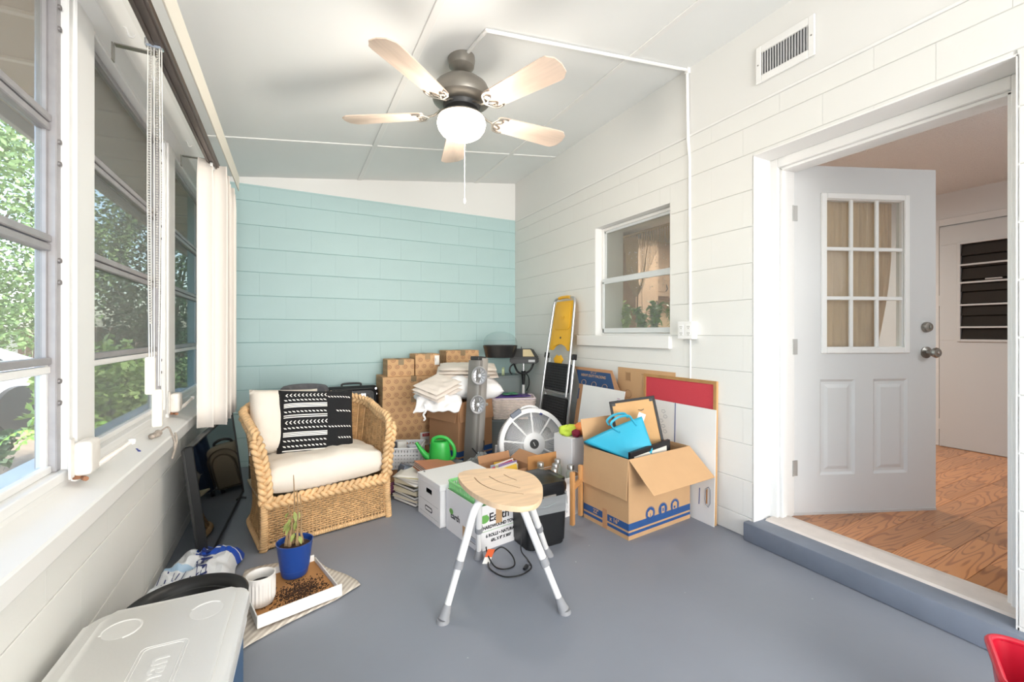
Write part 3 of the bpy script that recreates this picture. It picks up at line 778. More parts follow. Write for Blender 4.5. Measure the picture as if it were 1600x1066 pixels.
MB().cbox((x, y, -.01), (.05, .03, .03), .005).build('cord_lock', M_chrome, vbld)
# cup hooks in the header
for k, (y, lb) in enumerate(((2.02, 'white painted cup hook in the header board, nearest the camera'), (2.32, 'white painted cup hook in the header board between two blind brackets'), (3.05, 'white painted cup hook in the header board near the vertical vanes'))):
    o = MB().tube(catmull([(0, 0, .02), (.006, 0, .018), (.012, 0, .004), (.016, .002, -.008), (.026, .004, -.008), (.030, .006, .004)], 4), .003, 6).build('cup_hook', M_white, loc=(XL + .006, y, 2.235))
    tag(o, lb, 'hook')
# rope knot, blue cap and far hook on the sill
o = MB().tube(catmull([(0, 0, .014), (.01, -.04, .016), (-.004, -.08, .014), (.008, -.11, .018)], 5), [.012, .013, .013, .014, .015, .015, .014, .013, .012, .012, .012, .012, .010, .009, .008, .006], 10)
o.tube(catmull([(.008, .0, .014), (.03, .03, .03), (.045, .03, .0), (.055, .05, -.06), (.05, .02, -.12), (.06, .06, -.05), (.048, .09, -.01)], 5), .004, 6)
rk = o.build('rope_knot', mat('weathered_jute', 'b3a79b', .95, var=.3, vscale=60, bump=.6, bscale=200), loc=(XL - .005, 2.52, .672))
tag(rk, 'frayed grey rope knot lying over the edge of the window sill', 'rope')
bc = MB().cyl((0, -.018, 0), (0, .018, 0), .0045, n=12).cyl((0, .014, 0), (0, .02, 0), .006, n=12).build('pen_cap', mat('blue_plastic', '27388c', .4), loc=(XL - .005, 2.23, .672), rot=(0, 0, .5))
tag(bc, 'tiny dark blue pen cap lying on the white window sill', 'pen cap')
# ================= LEFT SIDE OBJECTS =================
M_wick = mat('honey_wicker', 'd0a674', .6, var=.28, vscale=26, bump=.3, bscale=120)
M_wick2 = mat('honey_wicker_braid', 'e0b988', .55, var=.22, vscale=18, bump=.25, bscale=90)
M_lining = mat('wicker_lining', 'bd9464', .8, var=.2, vscale=20)
lv = thing('wicker_chair', 'wide honey-coloured wicker tub chair with braided rim in the back left corner', 'chair', (.150, 2.955, 0), R(12.0))
CW, CD = .745, .62          # local: front at y=-.29
hw, yf, ybk, rc = CW / 2 - .035, -.29, .30, .20
def plan(s, off=0.):
    """U-shaped plan, s in 0..1 from the left front corner round the back to the right front corner"""
    w = hw + off; b = ybk + off; r = rc + off
    segs = [('l', (-w, yf), (-w, b - r)), ('a', (-w + r, b - r), 180, 90), ('l', (-w + r, b), (w - r, b)), ('a', (w - r, b - r), 90, 0), ('l', (w, b - r), (w, yf))]
    L = [abs(b - r - yf), pi / 2 * r, 2 * (w - r), pi / 2 * r, abs(b - r - yf)]
    d = s * sum(L)
    for sg, l_ in zip(segs, L):
        if d <= l_ + 1e-9:
            t = d / l_
            if sg[0] == 'l': return Vector((sg[1][0] + (sg[2][0] - sg[1][0]) * t, sg[1][1] + (sg[2][1] - sg[1][1]) * t, 0))
            a = R(sg[2] + (sg[3] - sg[2]) * t); return Vector((sg[1][0] + r * cos(a), sg[1][1] + r * sin(a), 0))
        d -= l_
    return Vector((w, yf, 0))
def pnorm(s):
    a = plan(max(0, s - .004)); b = plan(min(1, s + .004)); t = (b - a).normalized()
    return Vector((-t.y, t.x, 0)) * 1.0
def rimz(s):
    q = min(s, 1 - s) * 2             # 0 at the fronts, 1 at the middle of the back
    return .575 + .105 * (1 - math.exp(-((q / .42) ** 2.6))) + .01 * sin(q * 9)
def flare(z): return .045 * ((z / .62) ** 2) - .012 + .03 * max(0, (.16 - z) / .16) ** 2
TOTAL = 1.9
def shell_pt(s, z, o=0.):
    p = plan(s); n = pnorm(s)
    return Vector((p.x, p.y, z)) + n * (flare(z) + o)
# vertical stakes
mb = MB(); NS = 58
for i in range(NS + 1):
    s = i / NS; zt = rimz(s) - .02
    mb.tube([shell_pt(s, .03 + (zt - .03) * k / 8) for k in range(9)], .0042, 5, cap=False)
mb.build('stakes', M_wick, lv, kind='stuff', smooth=60)
mb = MB(); z = .05; r = 0
while z < .66:
    pts = []
    for i in range(NS * 2 + 1):
        s = i / (NS * 2)
        if z > rimz(s) - .025:
            if len(pts) > 3: mb.tube(pts, .0047, 4, cap=False)
            pts = []; continue
        pts.append(shell_pt(s, z, .0052 * (cos(pi * i + pi * r) if i % 2 == 0 else 0) * (1 if (i // 2 + r) % 2 else -1)))
    if len(pts) > 3: mb.tube(pts, .0047, 4, cap=False)
    z += .0112; r += 1
mb.build('woven_side', M_wick, lv, kind='stuff', smooth=60)
# front apron, slightly open weave over pale lining
AZ = .235
mb = MB(); NA = 34
for i in range(NA + 1):
    x = -hw + 2 * hw * i / NA
    mb.tube([(x, yf - .008, .03), (x, yf, .12), (x, yf + .002, AZ)], .0045, 5, cap=False)
z = .045; r = 0
while z < AZ - .02:
    mb.tube([(-hw + 2 * hw * i / NA, yf - .006 + .0065 * (1 if (i + r) % 2 else -1), z) for i in range(NA + 1)], .0046, 4, cap=False)
    z += .0125; r += 1
mb.build('woven_apron', M_wick, lv, kind='stuff', smooth=60)
MB().box(-hw + .01, hw - .01, yf + .012, yf + .02, .03, AZ).box(-hw, hw, yf + .01, ybk - .02, .215, .225).build('lining', mat('pale_lining', 'e0cfae', .9), lv, smooth=0)
mb = MB(); mb.grid(lambda u, v: shell_pt(u, .04 + (rimz(u) - .06) * v, .0), 60, 6); mb.build('inner_lining', M_lining, lv, smooth=60)
# bottom wrapped border, corner posts
def wrap(mb, pts, r, pitch=.012):
    mb.tube(pts, r, 10)
    L = 0
    for a, b in zip(pts[:-1], pts[1:]):
        d = (b - a); n = max(1, int(d.length / pitch))
        for k in range(n):
            p = a + d * (k / n); t = d.normalized()
            ref = Vector((0, 0, 1)) if abs(t.z) < .9 else Vector((1, 0, 0)); e1 = t.cross(ref).normalized(); e2 = t.cross(e1)
            mb.tube([p + (e1 * cos(q) + e2 * sin(q)) * r + t * (pitch * q / (2 * pi)) for q in [i * 2 * pi / 7 for i in range(8)]], .0042, 4, cap=False)
mb = MB(); base = [shell_pt(s / 24, .018, .002) for s in range(25)]
wrap(mb, base, .013); wrap(mb, [shell_pt(1, .018, .002), shell_pt(0, .018, .002)], .013); mb.build('foot_border', M_wick2, lv, smooth=60)
for s_ in (0, 1):
    x = -hw if s_ == 0 else hw
    mb = MB(); wrap(mb, [Vector((x + (-.006 if s_ == 0 else .006) * 1, yf - .012, .0)), Vector((x, yf - .002, .12)), Vector((x, yf, .25))], .019); mb.build('corner_post', M_wick2, lv, smooth=60)
def braid(mb, path, A=.024, B=.012, r=.0135, pitch=.105, ph=0):
    # path: dense list of Vectors; three fat strands crossing over each other
    Ls = [0]
    for a, b in zip(path[:-1], path[1:]): Ls.append(Ls[-1] + (b - a).length)
    for k in range(3):
        pts = []
        for i, p in enumerate(path):
            t = (path[min(i + 1, len(path) - 1)] - path[max(i - 1, 0)]).normalized()
            out = SIDE(p, t); up = t.cross(out).normalized(); out = up.cross(t).normalized()
            q = 2 * pi * (Ls[i] / pitch) + 2 * pi * k / 3 + ph
            pts.append(p + up * (A * sin(q)) + out * (B * sin(2 * q)))
        mb.tube(pts, r, 7, flat=1.)
def SIDE(p, t):
    c = Vector((0, .02, p.z)); o = Vector((p.x - c.x, p.y - c.y, 0))
    if abs(t.x) > .9 and p.y < -.2: o = Vector((0, -1, .5))
    elif abs(t.z) > .6: o = Vector((p.x * .15, -1, 0))
    return o.normalized()
path = []
front_low = shell_pt(0, .255) + Vector((0, -.005, 0))
ctrl = [shell_pt(0, .25) + Vector((.0, -.006, 0)), shell_pt(0, .34) + Vector((.004, -.01, 0)), shell_pt(0, .45) + Vector((.0, -.008, 0)), shell_pt(.0, .54) + Vector((-.006, .0, 0)), shell_pt(.05, .60) + Vector((-.006, 0, 0))]
ctrl += [shell_pt(s, rimz(s) + .01, .004) for s in (.12, .19, .26, .33, .40, .5, .60, .67, .74, .81, .88)]
ctrl += [shell_pt(.95, .60) + Vector((.006, 0, 0)), shell_pt(1, .54) + Vector((.006, 0, 0)), shell_pt(1, .45) + Vector((0, -.008, 0)), shell_pt(1, .34) + Vector((-.004, -.01, 0)), shell_pt(1, .25) + Vector((0, -.006, 0))]
mb = MB(); braid(mb, catmull(ctrl, 14)); mb.build('braided_rim', M_wick2, lv, smooth=70)
mb = MB(); braid(mb, [Vector((-hw + 2 * hw * i / 120, yf - .012, .245)) for i in range(121)], A=.022, B=.010, r=.0125); mb.build('braided_seat_edge', M_wick2, lv, smooth=70)
M_cush = mat('cream_canvas', 'e8dfd2', .9, var=.03, vscale=6, bump=.15, bscale=120)
cu_ = MB().puffy(CW - .075, .55, .20, 26, e=.22, wr=.016).build('seat_cushion', M_cush, loc=(.150, 2.955, .0), rot=(R(-2), 0, R(12)), smooth=60)
off = Matrix.Rotation(R(12), 3, 'Z') @ Vector((0, -.012, .335)); cu_.location = Vector((.150, 2.955, 0)) + off
tag(cu_, 'thick cream canvas seat cushion in the wicker chair', 'cushion')
def place_in_chair(v): return Vector((.150, 2.955, 0)) + Matrix.Rotation(R(12), 3, 'Z') @ Vector(v)
pc = MB().puffy(.40, .40, .15, 18, e=.42, wr=.018, seed=4, pin=.05).build('cream_pillow', M_cush, loc=place_in_chair((-.15, .13, .60)), rot=(R(68), R(4), R(14)), smooth=60)
tag(pc, 'cream pillow behind the black patterned one in the wicker chair', 'pillow')
# black pillow with a white woven pattern
PWD, PHH = .42, .17
M_blk = mat('black_cotton', '18181a', .95, bump=.2, bscale=150)
M_pat = mat('white_pillow_print', 'eeebe5', .95)
bp = thing('patterned_pillow', 'black pillow with white arrow and dash stripes in the wicker chair', 'pillow', place_in_chair((.015, .055, .575)), 0, rot=(R(70), R(4), R(7)))
MB().puffy(.45, PWD, PHH, 24, e=.42, seed=9, pin=.06).build('cover', M_blk, bp, smooth=60)
def psurf(x, y, o=.0025):
    X = x / .225; Y = y / (PWD / 2); k = 1 - .06 * (1 - X * X * Y * Y) * (abs(X) ** 6 + abs(Y) ** 6) * .5
    ed = max(0., (1 - abs(X) ** 3.2) * (1 - abs(Y) ** 3.2)) ** .42
    return Vector((x * k, y * k, PHH / 2 * ed + o))
mb = MB()
def pq(pts): 
    mb.bm.faces.new([mb.bm.verts.new(psurf(*p)) for p in pts])
x0, x1 = -.20, .045
def row_arrow(y):
    n = 11
    for i in range(n):
        x = x0 + .008 + (x1 - x0) * i / n; w = .016; h = .011
        pq([(x, y), (x + w * .6, y + h), (x + w, y + h), (x + w * .45, y)]); pq([(x + w * .45, y), (x + w, y - h), (x + w * .6, y - h), (x, y)])
def row_dash(y, a=x0, b=x1, n=11):
    for i in range(n):
        x = a + (b - a) * i / n; w = (b - a) / n * .62
        pq([(x, y + .006), (x + w, y + .006 - .003), (x + w + .006, y - .006), (x + .006, y - .006 + .003)])
def row_line(y, h=.0035, a=x0, b=x1):
    n = 14
    for i in range(n): pq([(a + (b - a) * i / n, y - h), (a + (b - a) * (i + 1) / n, y - h), (a + (b - a) * (i + 1) / n, y + h), (a + (b - a) * i / n, y + h)])
row_arrow(.165); row_dash(.132)
for y in (.108, .098, .088): row_line(y, .0033)
row_dash(.058)
for y in (.036, .024): row_line(y, .003)
row_arrow(-.008); row_dash(-.042)
for y in (-.070, -.080, -.090): row_line(y, .0033)
row_dash(-.118); row_dash(-.150); row_line(-.175, .003)
for y, a, b, n in ((.150, .05, .20, 8), (.055, .10, .20, 5), (-.045, .05, .20, 8), (-.115, .11, .20, 5)): row_dash(y, a, b, n)
bmesh.ops.recalc_face_normals(mb.bm, faces=mb.bm.faces)
mb.build('printed_pattern', M_pat, bp, smooth=0, kind='stuff', thick=.001)
# TV leaning along the left wall
M_tvs = mat('glossy_tv_screen', '0c0d10', .04, spec=1.0, coat=1.)
tv = thing('television', 'large flat black television standing on the floor against the left wall', 'television', (-.322, 3.045, .025), 0, rot=(0, R(-7), R(-3.5)))
TW, TH = 1.02, .58
mb = MB(); rectframe2 = None
mb.box(-.030, .006, -TW / 2, -TW / 2 + .012, 0, TH, .003).box(-.030, .006, TW / 2 - .012, TW / 2, 0, TH, .003).box(-.030, .006, -TW / 2, TW / 2, 0, .018, .003).box(-.030, .006, -TW / 2, TW / 2, TH - .012, TH, .003)
mb.build('bezel', M_dark, tv)
MB().box(-.012, .001, -TW / 2 + .01, TW / 2 - .01, .015, TH - .01).build('screen', M_tvs, tv, smooth=0)
MB().box(-.052, -.028, -TW / 2 + .03, TW / 2 - .012, .04, TH - .015, .015, seg=3).build('back_shell', M_dark2, tv)
for s in (-1, 1):
    MB().tube([(-.03, s * .40, .035), (-.05, s * .40, .02), (-.075, s * .38, -.018)], .008, 8).tube([(-.05, s * .40, .02), (.03, s * .41, -.014)], .007, 8).build('foot', M_dark, tv)
# luggage
M_taupe = mat('taupe_fabric', '8d8371', .85, bump=.5, bscale=160); M_tp = mat('brown_piping', '5f5546', .6)
su = thing('taupe_suitcase', 'small taupe fabric suitcase with arched front pocket beside the television', 'suitcase', (-.175, 3.83, 0), R(4))
MB().cbox((0, 0, .185), (.21, .16, .33), .045, seg=4).build('shell', M_taupe, su)
MB().prism([(-.07, .05), (.07, .05), (.07, .22), (.05, .27), (0, .29), (-.05, .27), (-.07, .22)], .078, .098, T=Matrix.Rotation(pi / 2, 4, 'X'), bev=.008).build('front_pocket', M_taupe, su)
mb = MB(); arc = [(-.075, .045)] + [(-.075 + 0, .21)] + [(.075 * -cos(R(a)), .21 + .085 * sin(R(a))) for a in range(15, 180, 15)] + [(.075, .21), (.075, .045)]
mb.tube([(x, -.094, z) for x, z in arc], .005, 6, closed=True)
mb.tube([(x * 1.33, -.08, z * 1.12) for x, z in arc], .005, 6, closed=True); mb.build('piping', M_tp, su)
MB().tube(catmull([(-.06, 0, .345), (-.05, 0, .37), (0, 0, .385), (.05, 0, .37), (.06, 0, .345)], 5), .010, 8).build('handle', M_dark, su)
for s in (1, -1): MB().cyl((s * .07 - .01, -.05, .018), (s * .07 + .01, -.05, .018), .018, n=16).build('wheel', M_dark, su)
M_navy = mat('navy_fabric', '1f3a5c', .8, bump=.4, bscale=140)
sb = thing('blue_suitcase', 'tall navy blue fabric suitcase behind the wicker chair', 'suitcase', (.055, 3.86, 0), R(-3))
MB().cbox((0, 0, .32), (.23, .22, .57), .04, seg=4).build('shell', M_navy, sb); MB().cbox((0, -.115, .26), (.18, .025, .38), .01, seg=3).build('front_pocket', M_navy, sb)
MB().tube(catmull([(-.06, 0, .60), (-.045, 0, .625), (.045, 0, .625), (.06, 0, .60)], 5), .009, 8).build('handle', M_dark, sb)
for s in (1, -1): MB().cyl((s * .09 - .01, -.08, .02), (s * .09 + .01, -.08, .02), .02, n=16).build('wheel', M_dark, sb)
o = MB().puffy(.22, .34, .09, 14, e=.4, wr=.02, seed=2).build('folded_jacket', mat('teal_grey_cloth', '4f6b78', .9, bump=.4), loc=(-.10, 3.56, .40), rot=(0, R(8), 0), smooth=60)
bpy.data.objects.remove(o)
M_gfl = mat('grey_fleece', '6e6d70', .95, var=.15, vscale=30, bump=.6, bscale=150)
nb = MB().tube(catmull([(-.13, .0, 0), (-.10, .06, .005), (0, .09, .008), (.11, .07, .004), (.15, 0, 0), (.12, -.06, .0)], 6), [.034] + [.045] * 29 + [.034], 12).build('travel_pillow', M_gfl, loc=(.095, 3.87, .675), rot=(0, 0, R(6)), smooth=70)
tag(nb, 'grey fleece neck pillow resting on luggage behind the wicker chair', 'pillow')
# black hard case leaning on the back wall
hc = thing('black_case', 'black ribbed hard case with chrome latch leaning on the teal wall', 'case', (.50, 4.07, 0), 0, rot=(R(-7), 0, 0))
MB().cbox((0, 0, .335), (.46, .12, .67), .045, seg=4).build('shell', M_dark, hc)
mb = MB(); rr = [(x, -.062, .335 + z) for x, z in rrect(.40, .60, .05)]
MB().tube(rr, .012, 8, closed=True).build('rim', M_dark, hc)
for x in (-.13, -.065, 0.0, .13): MB().cbox((x, -.064, .33), (.026, .014, .50), .006, seg=2).build('rib', M_dark2, hc)
MB().cbox((.09, -.073, .56), (.05, .02, .075), .005).cbox((.09, -.085, .575), (.035, .012, .03), .004).build('latch', M_chrome, hc)
for x, z in ((.205, .635), (.205, .585)): MB().cyl((x, -.066, z), (x, -.058, z), .009, n=12).build('rivet', M_chrome, hc)
MB().tube(catmull([(-.08, 0, .665), (-.07, 0, .69), (.07, 0, .69), (.08, 0, .665)], 5), .009, 8).build('handle', M_dark2, hc)

# ---- foreground left ----
M_lid = mat('light_grey_plastic', 'dddcd9', .42, bump=.06, bscale=150); M_cb = mat('cooler_blue', '2c5a86', .4)
co = thing('cooler', 'long cooler with pale grey lid, cup recesses and blue body by the left wall', 'cooler', (-.318, 1.180, .006), R(-2.4))
CWD, CLN = .385, .845
MB().prism(rrect(CWD - .03, CLN - .03, .05), .02, .27, bev=.008).build('body', M_cb, co)
MB().prism(rrect(CWD - .012, CLN - .012, .055), .262, .305, bev=.006).build('rim', mat('white_plastic_rim', 'e8e9ea', .4), co)
Lw = MB(); Lw.prism(rrect(CWD, CLN, .055, 6), .303, .345, bev=.012)
lidm = Lw.build('lid', M_lid, co)
MB().prism(rrect(CWD - .07, CLN - .05, .03, 5), .3445, .3485, bev=.0018).build('raised_panel', M_lid, lidm)
def ring(x, y, r, w=.004, a0=0, a1=360):
    return MB().tube([(x + r * cos(R(a)), y + r * sin(R(a)), .3485) for a in range(a0, a1 + 1, 8)], w, 6, flat=.6)
for x, y, a0, a1 in ((-.095, .31, -70, 200), (.095, .31, 50, 160), (.10, -.15, 0, 360), (-.09, -.2, 0, 360)):
    rg = ring(x, y, .042, .0035, a0, a1).build('cup_recess', M_lid, lidm)
    MB().cyl((x, y, .3470), (x, y, .3489), .040, n=28).build('recess_floor', mat('recess_grey', 'd2d1ce', .5), rg)
for k in (0, 1): MB().tube([(x, y, .3487) for x, y in rrect(.085 + .014 * k, .34 + .014 * k, .015, 5, .03, .02)], .0012, 5, closed=True).build('logo_outline', M_lid, lidm)
text('Coleman', .070, TR(.03, .02, .3490, 0, 0, pi / 2), M_lid, lidm, 'embossed_logo', bold=.0005, ext=.0009)
for s in (-1,): MB().cbox((s * .155, .405, .30), (.05, .02, .03), .006).build('hinge', M_lid, co) if False else None
# black tub
tb = thing('black_tub', 'shallow round black plastic tub on the floor behind the cooler', 'tub', (-.322, 1.862, 0))
MB().lathe([(0, .006), (.12, .006), (.135, .012), (.168, .185), (.184, .188), (.186, .200), (.180, .203), (.163, .197), (.148, .178), (.128, .03), (.11, .018), (0, .018)], 56).build('bowl', M_dark, tb)
MB().lathe([(.145, .170), (.149, .173), (.152, .170)], 48).build('inner_rib', M_dark2, tb)
# crumpled blue and white bag
M_bagw = mat('white_film', 'e3e7ec', .35, var=.04, vscale=20); M_bagb = mat('royal_blue_print', '2450b8', .35); M_bagl = mat('pale_blue_print', 'a8c7e2', .35)
bg = thing('plastic_bag', 'crumpled white and royal blue printed plastic bag beside the left wall', 'bag', (-.375, 2.38, 0), R(-8))
def bagf(u, v, o=0.):
    x = (u - .5) * .28; y = (v - .5) * .46
    e = max(0, (1 - (2 * u - 1) ** 4) * (1 - (2 * v - 1) ** 6)) ** .5
    z = .012 + .085 * e + .030 * noise.noise(Vector((u * 4, v * 5, 3))) * e + .016 * noise.noise(Vector((u * 12, v * 9, 1)))
    return Vector((x + .02 * noise.noise(Vector((u * 5, v * 5, 8))), y + .02 * noise.noise(Vector((v * 6, u * 5, 2))), max(.003, z) + o))
mb = MB(); vs = mb.grid(lambda u, v: bagf(u, v), 30, 40)
o = mb.build('film', [M_bagw, M_bagb, M_bagl], bg, smooth=40)
for i, p in enumerate(o.data.polygons):
    u, v = (i // 40) / 30, (i % 40) / 40
    if (v > .70 and u > .30 and not (.80 < v < .84)): p.material_index = 1
    elif .42 < v < .50 and u < .5: p.material_index = 2
def on_bag(s_, size, u0, v0, du, dv, m):
    cuv = bpy.data.curves.new('t', 'FONT'); cuv.body = s_; cuv.size = 1; cuv.align_x = 'CENTER'; cuv.align_y = 'CENTER'; cuv.offset = .02; cuv.resolution_u = 3
    t = bpy.data.objects.new('t', cuv); me = bpy.data.meshes.new_from_object(t); bpy.data.objects.remove(t)
    for v in me.vertices:
        a, b = v.co.x * size, v.co.y * size
        v.co = bagf(u0 + du[0] * a + du[1] * b, v0 + dv[0] * a + dv[1] * b, .0035)
    me.materials.clear(); me.materials.append(m)
    o = bpy.data.objects.new('lettering', me); COL.objects.link(o); o.parent = bg
M_navyp = mat('navy_print', '22306e', .5)
on_bag('GIVEN &', .24, .60, .50, (-.2, -.95), (.85, -.25), M_navyp)
mb = MB()
for r in range(9):
    for c in range(2):
        a = .10 + r * .075; b = .12 + c * .16
        mb.bm.faces.new([mb.bm.verts.new(bagf(a + q[0], b + q[1], .003)) for q in ((0, 0), (.012, 0), (.012, .12), (0, .12))])
mb.build('fine_print', M_navyp, bg, kind='stuff', smooth=0)
# cloth, tray, pot, mug
M_cl = mat('striped_linen', 'd8d0c4', .9, bump=.2)
def stripes(m, scale, c2, rot=0.6):
    n = m.node_tree.nodes; l = m.node_tree.links; b = n['Principled BSDF']
    tc = n.new('ShaderNodeTexCoord'); mp = n.new('ShaderNodeMapping'); mp.inputs['Rotation'].default_value = (0, 0, rot); w = n.new('ShaderNodeTexWave'); w.inputs['Scale'].default_value = scale; w.inputs['Distortion'].default_value = .8
    l.new(tc.outputs['Object'], mp.inputs[0]); l.new(mp.outputs[0], w.inputs[0]); mx = n.new('ShaderNodeMixRGB'); l.new(w.outputs[0], mx.inputs[0])
    mx.inputs[1].default_value = b.inputs['Base Color'].default_value; mx.inputs[2].default_value = lin(c2); l.new(mx.outputs[0], b.inputs['Base Color'])
stripes(M_cl, 14, 'b9aea2')
mb = MB()
cA, cB, cC, cD = Vector((-.175, 1.80, 0)), Vector((.284, 2.042, 0)), Vector((.106, 2.40, 0)), Vector((-.20, 2.42, 0))
mb.grid(lambda u, v: (cA * (1 - u) + cB * u) * (1 - v) + (cD * (1 - u) + cC * u) * v + Vector((.012 * sin(v * 7), .012 * sin(u * 6), .004 + .004 * (noise.noise(Vector((u * 6, v * 6, 0))) + .5))), 20, 20)
o = mb.build('linen_cloth', M_cl, smooth=60, thick=.002); tag(o, 'beige striped cloth spread on the floor under the cardboard tray', 'cloth')
M_kraft = mat('kraft_cardboard', 'c59e74', .8, var=.05, vscale=5, bump=.1, bscale=60)
M_kraft2 = mat('brown_cardboard', 'b98a64', .8, var=.06, vscale=5, bump=.1, bscale=60)
M_kraftin = mat('kraft_inside', 'b8834e', .85, var=.08, vscale=10)
M_cardw = mat('white_cardboard', 'ecebe8', .6, var=.01)
M_soil = mat('dark_soil', '4a3426', .95, var=.4, vscale=90, bump=.8, bscale=150)
ty = thing('cardboard_tray', 'shallow white-sided cardboard tray with brown inside holding the pot and mug', 'tray', (.0, 2.115, .012), R(14))
MB().cbox((0, 0, .006), (.31, .36, .005)).build('base', M_kraftin, ty, smooth=0)
for x, y, w, d, h, rx, ry in ((0, -.182, .32, .005, .05, -8, 0), (0, .182, .31, .005, .035, 12, 0), (-.158, 0, .005, .36, .04, 0, -10), (.158, .0, .005, .34, .025, 0, 35)):
    mb = MB(); mb.cbox((x, y, .003 + h / 2), (w, d, h), .001); o = mb.build('side', M_cardw, ty, smooth=0)
mb = MB()
for k in range(1200):
    x = random.gauss(.03, .062); y = random.gauss(-.045, .045)
    if abs(x) > .145 or abs(y) > .165: continue
    r = random.uniform(.0010, .0036)
    mb.cbox((x, y, .0085 + r * .4), (r * 1.6, r * 1.3, r), 0, rot=Matrix.Rotation(random.random() * 3, 4, 'Z'))
o = mb.build('spilled_soil', M_soil, loc=(.0, 2.115, .012), rot=(0, 0, R(14)), smooth=0, kind='stuff'); tag(o, 'dark potting soil spilled across the cardboard tray', 'soil')
M_bluepot = mat('cobalt_plastic', '1f4590', .35)
pt = thing('potted_plant', 'cobalt blue plastic pot with bare leggy stems on the cardboard tray', 'plant', (.02, 2.235, .022))
MB().lathe([(0, .004), (.052, .004), (.056, .01), (.060, .035), (.062, .037), (.076, .15), (.079, .158), (.075, .158), (.070, .135), (0, .133)], 40).build('pot', M_bluepot, pt)
MB().lathe([(0, .142), (.04, .141), (.071, .134), (.071, .130), (0, .130)], 30).build('soil', M_soil, pt)
M_stemb = mat('dry_stem', '9c7f5c', .8, var=.25, vscale=30); M_deadleaf = mat('yellowing_leaf', '9aa35a', .6, var=.3, vscale=30)
mb = MB()
for k, (dx, dy, h) in enumerate(((-.030, 0, .20), (-.006, .014, .33), (.026, 0, .24), (.010, -.018, .27), (-.018, -.012, .17))):
    mb.tube(catmull([(dx * 1.2, dy, .13), (dx, dy, .20), (dx * .9 + .004, dy, .13 + h * .6), (dx * .85, dy, .13 + h)], 4), [.009] * 3 + [.006] * 2 + [.0035] * 4 + [.0025] * 3 + [.0018], 7)
mb.build('stems', M_stemb, pt)
mb = MB()
for k in range(22): leaf(mb, Vector((random.uniform(-.03, .02), random.uniform(-.015, .01), random.uniform(.17, .30))), (random.uniform(-1, 1), random.uniform(-1, 1), random.uniform(-1, -.2)), random.uniform(.03, .05), .018, .3)
mb.build('leaves', M_deadleaf, pt, recalc=False)
M_cup = mat('white_ribbed_ceramic', 'e6e2dd', .45)
mg = thing('ribbed_cup', 'white ribbed ceramic cup half full of black liquid on the cardboard tray', 'cup', (-.108, 2.065, .022))
mb = MB(); N = 96
mb.grid(lambda u, v: (cos(2 * pi * u) * (.048 + .0055 * min(1, v * 6) + .0016 * (cos(2 * pi * u * 24)) * (1 if .1 < v < .86 else 0)), sin(2 * pi * u) * (.048 + .0055 * min(1, v * 6) + .0016 * cos(2 * pi * u * 24) * (1 if .1 < v < .86 else 0)), .004 + v * .112), N, 14, closeu=True)
mb.lathe([(.0535, .116), (.055, .118), (.054, .121), (.050, .121), (.048, .118), (.047, .06), (0, .055)], 48); mb.lathe([(0, .003), (.046, .003), (.048, .004)], 48)
mb.build('cup', M_cup, mg)
MB().lathe([(0, .082), (.0476, .082), (.0476, .080), (0, .080)], 40).build('liquid', mat('black_liquid', '120c0c', .05), mg)
# ================= CENTRE PILE =================
def carton_panels(t, w, d, h, m, th=.004, flaps=(), bottom=True, name='body', holes=None):
    """open carton centred on the local origin, standing on z=0; flaps = (side, length, degrees outward from upright)"""
    mb = MB()
    mb.box(-w / 2, w / 2, -d / 2, -d / 2 + th, 0, h).box(-w / 2, w / 2, d / 2 - th, d / 2, 0, h).box(-w / 2, -w / 2 + th, -d / 2 + th, d / 2 - th, 0, h).box(w / 2 - th, w / 2, -d / 2 + th, d / 2 - th, 0, h)
    mb.box(-w / 2 + th, w / 2 - th, -d / 2 + th, d / 2 - th, 0, th)
    b = mb.build(name, m, t, smooth=0)
    for side, L, deg in flaps:
        W_ = (w if side in 'fb' else d) - .006
        f_ = MB().box(-W_ / 2, W_ / 2, -th / 2, th / 2, 0, L, .001)
        o = f_.build('flap', m, t, smooth=0)
        rz = {'f': 0, 'b': pi, 'l': -pi / 2, 'r': pi / 2}[side]
        pos = {'f': (0, -d / 2 + th / 2, h), 'b': (0, d / 2 - th / 2, h), 'l': (-w / 2 + th / 2, 0, h), 'r': (w / 2 - th / 2, 0, h)}[side]
        o.matrix_local = TR(*pos, 0, 0, rz) @ Matrix.Rotation(R(deg), 4, 'X')
    return b
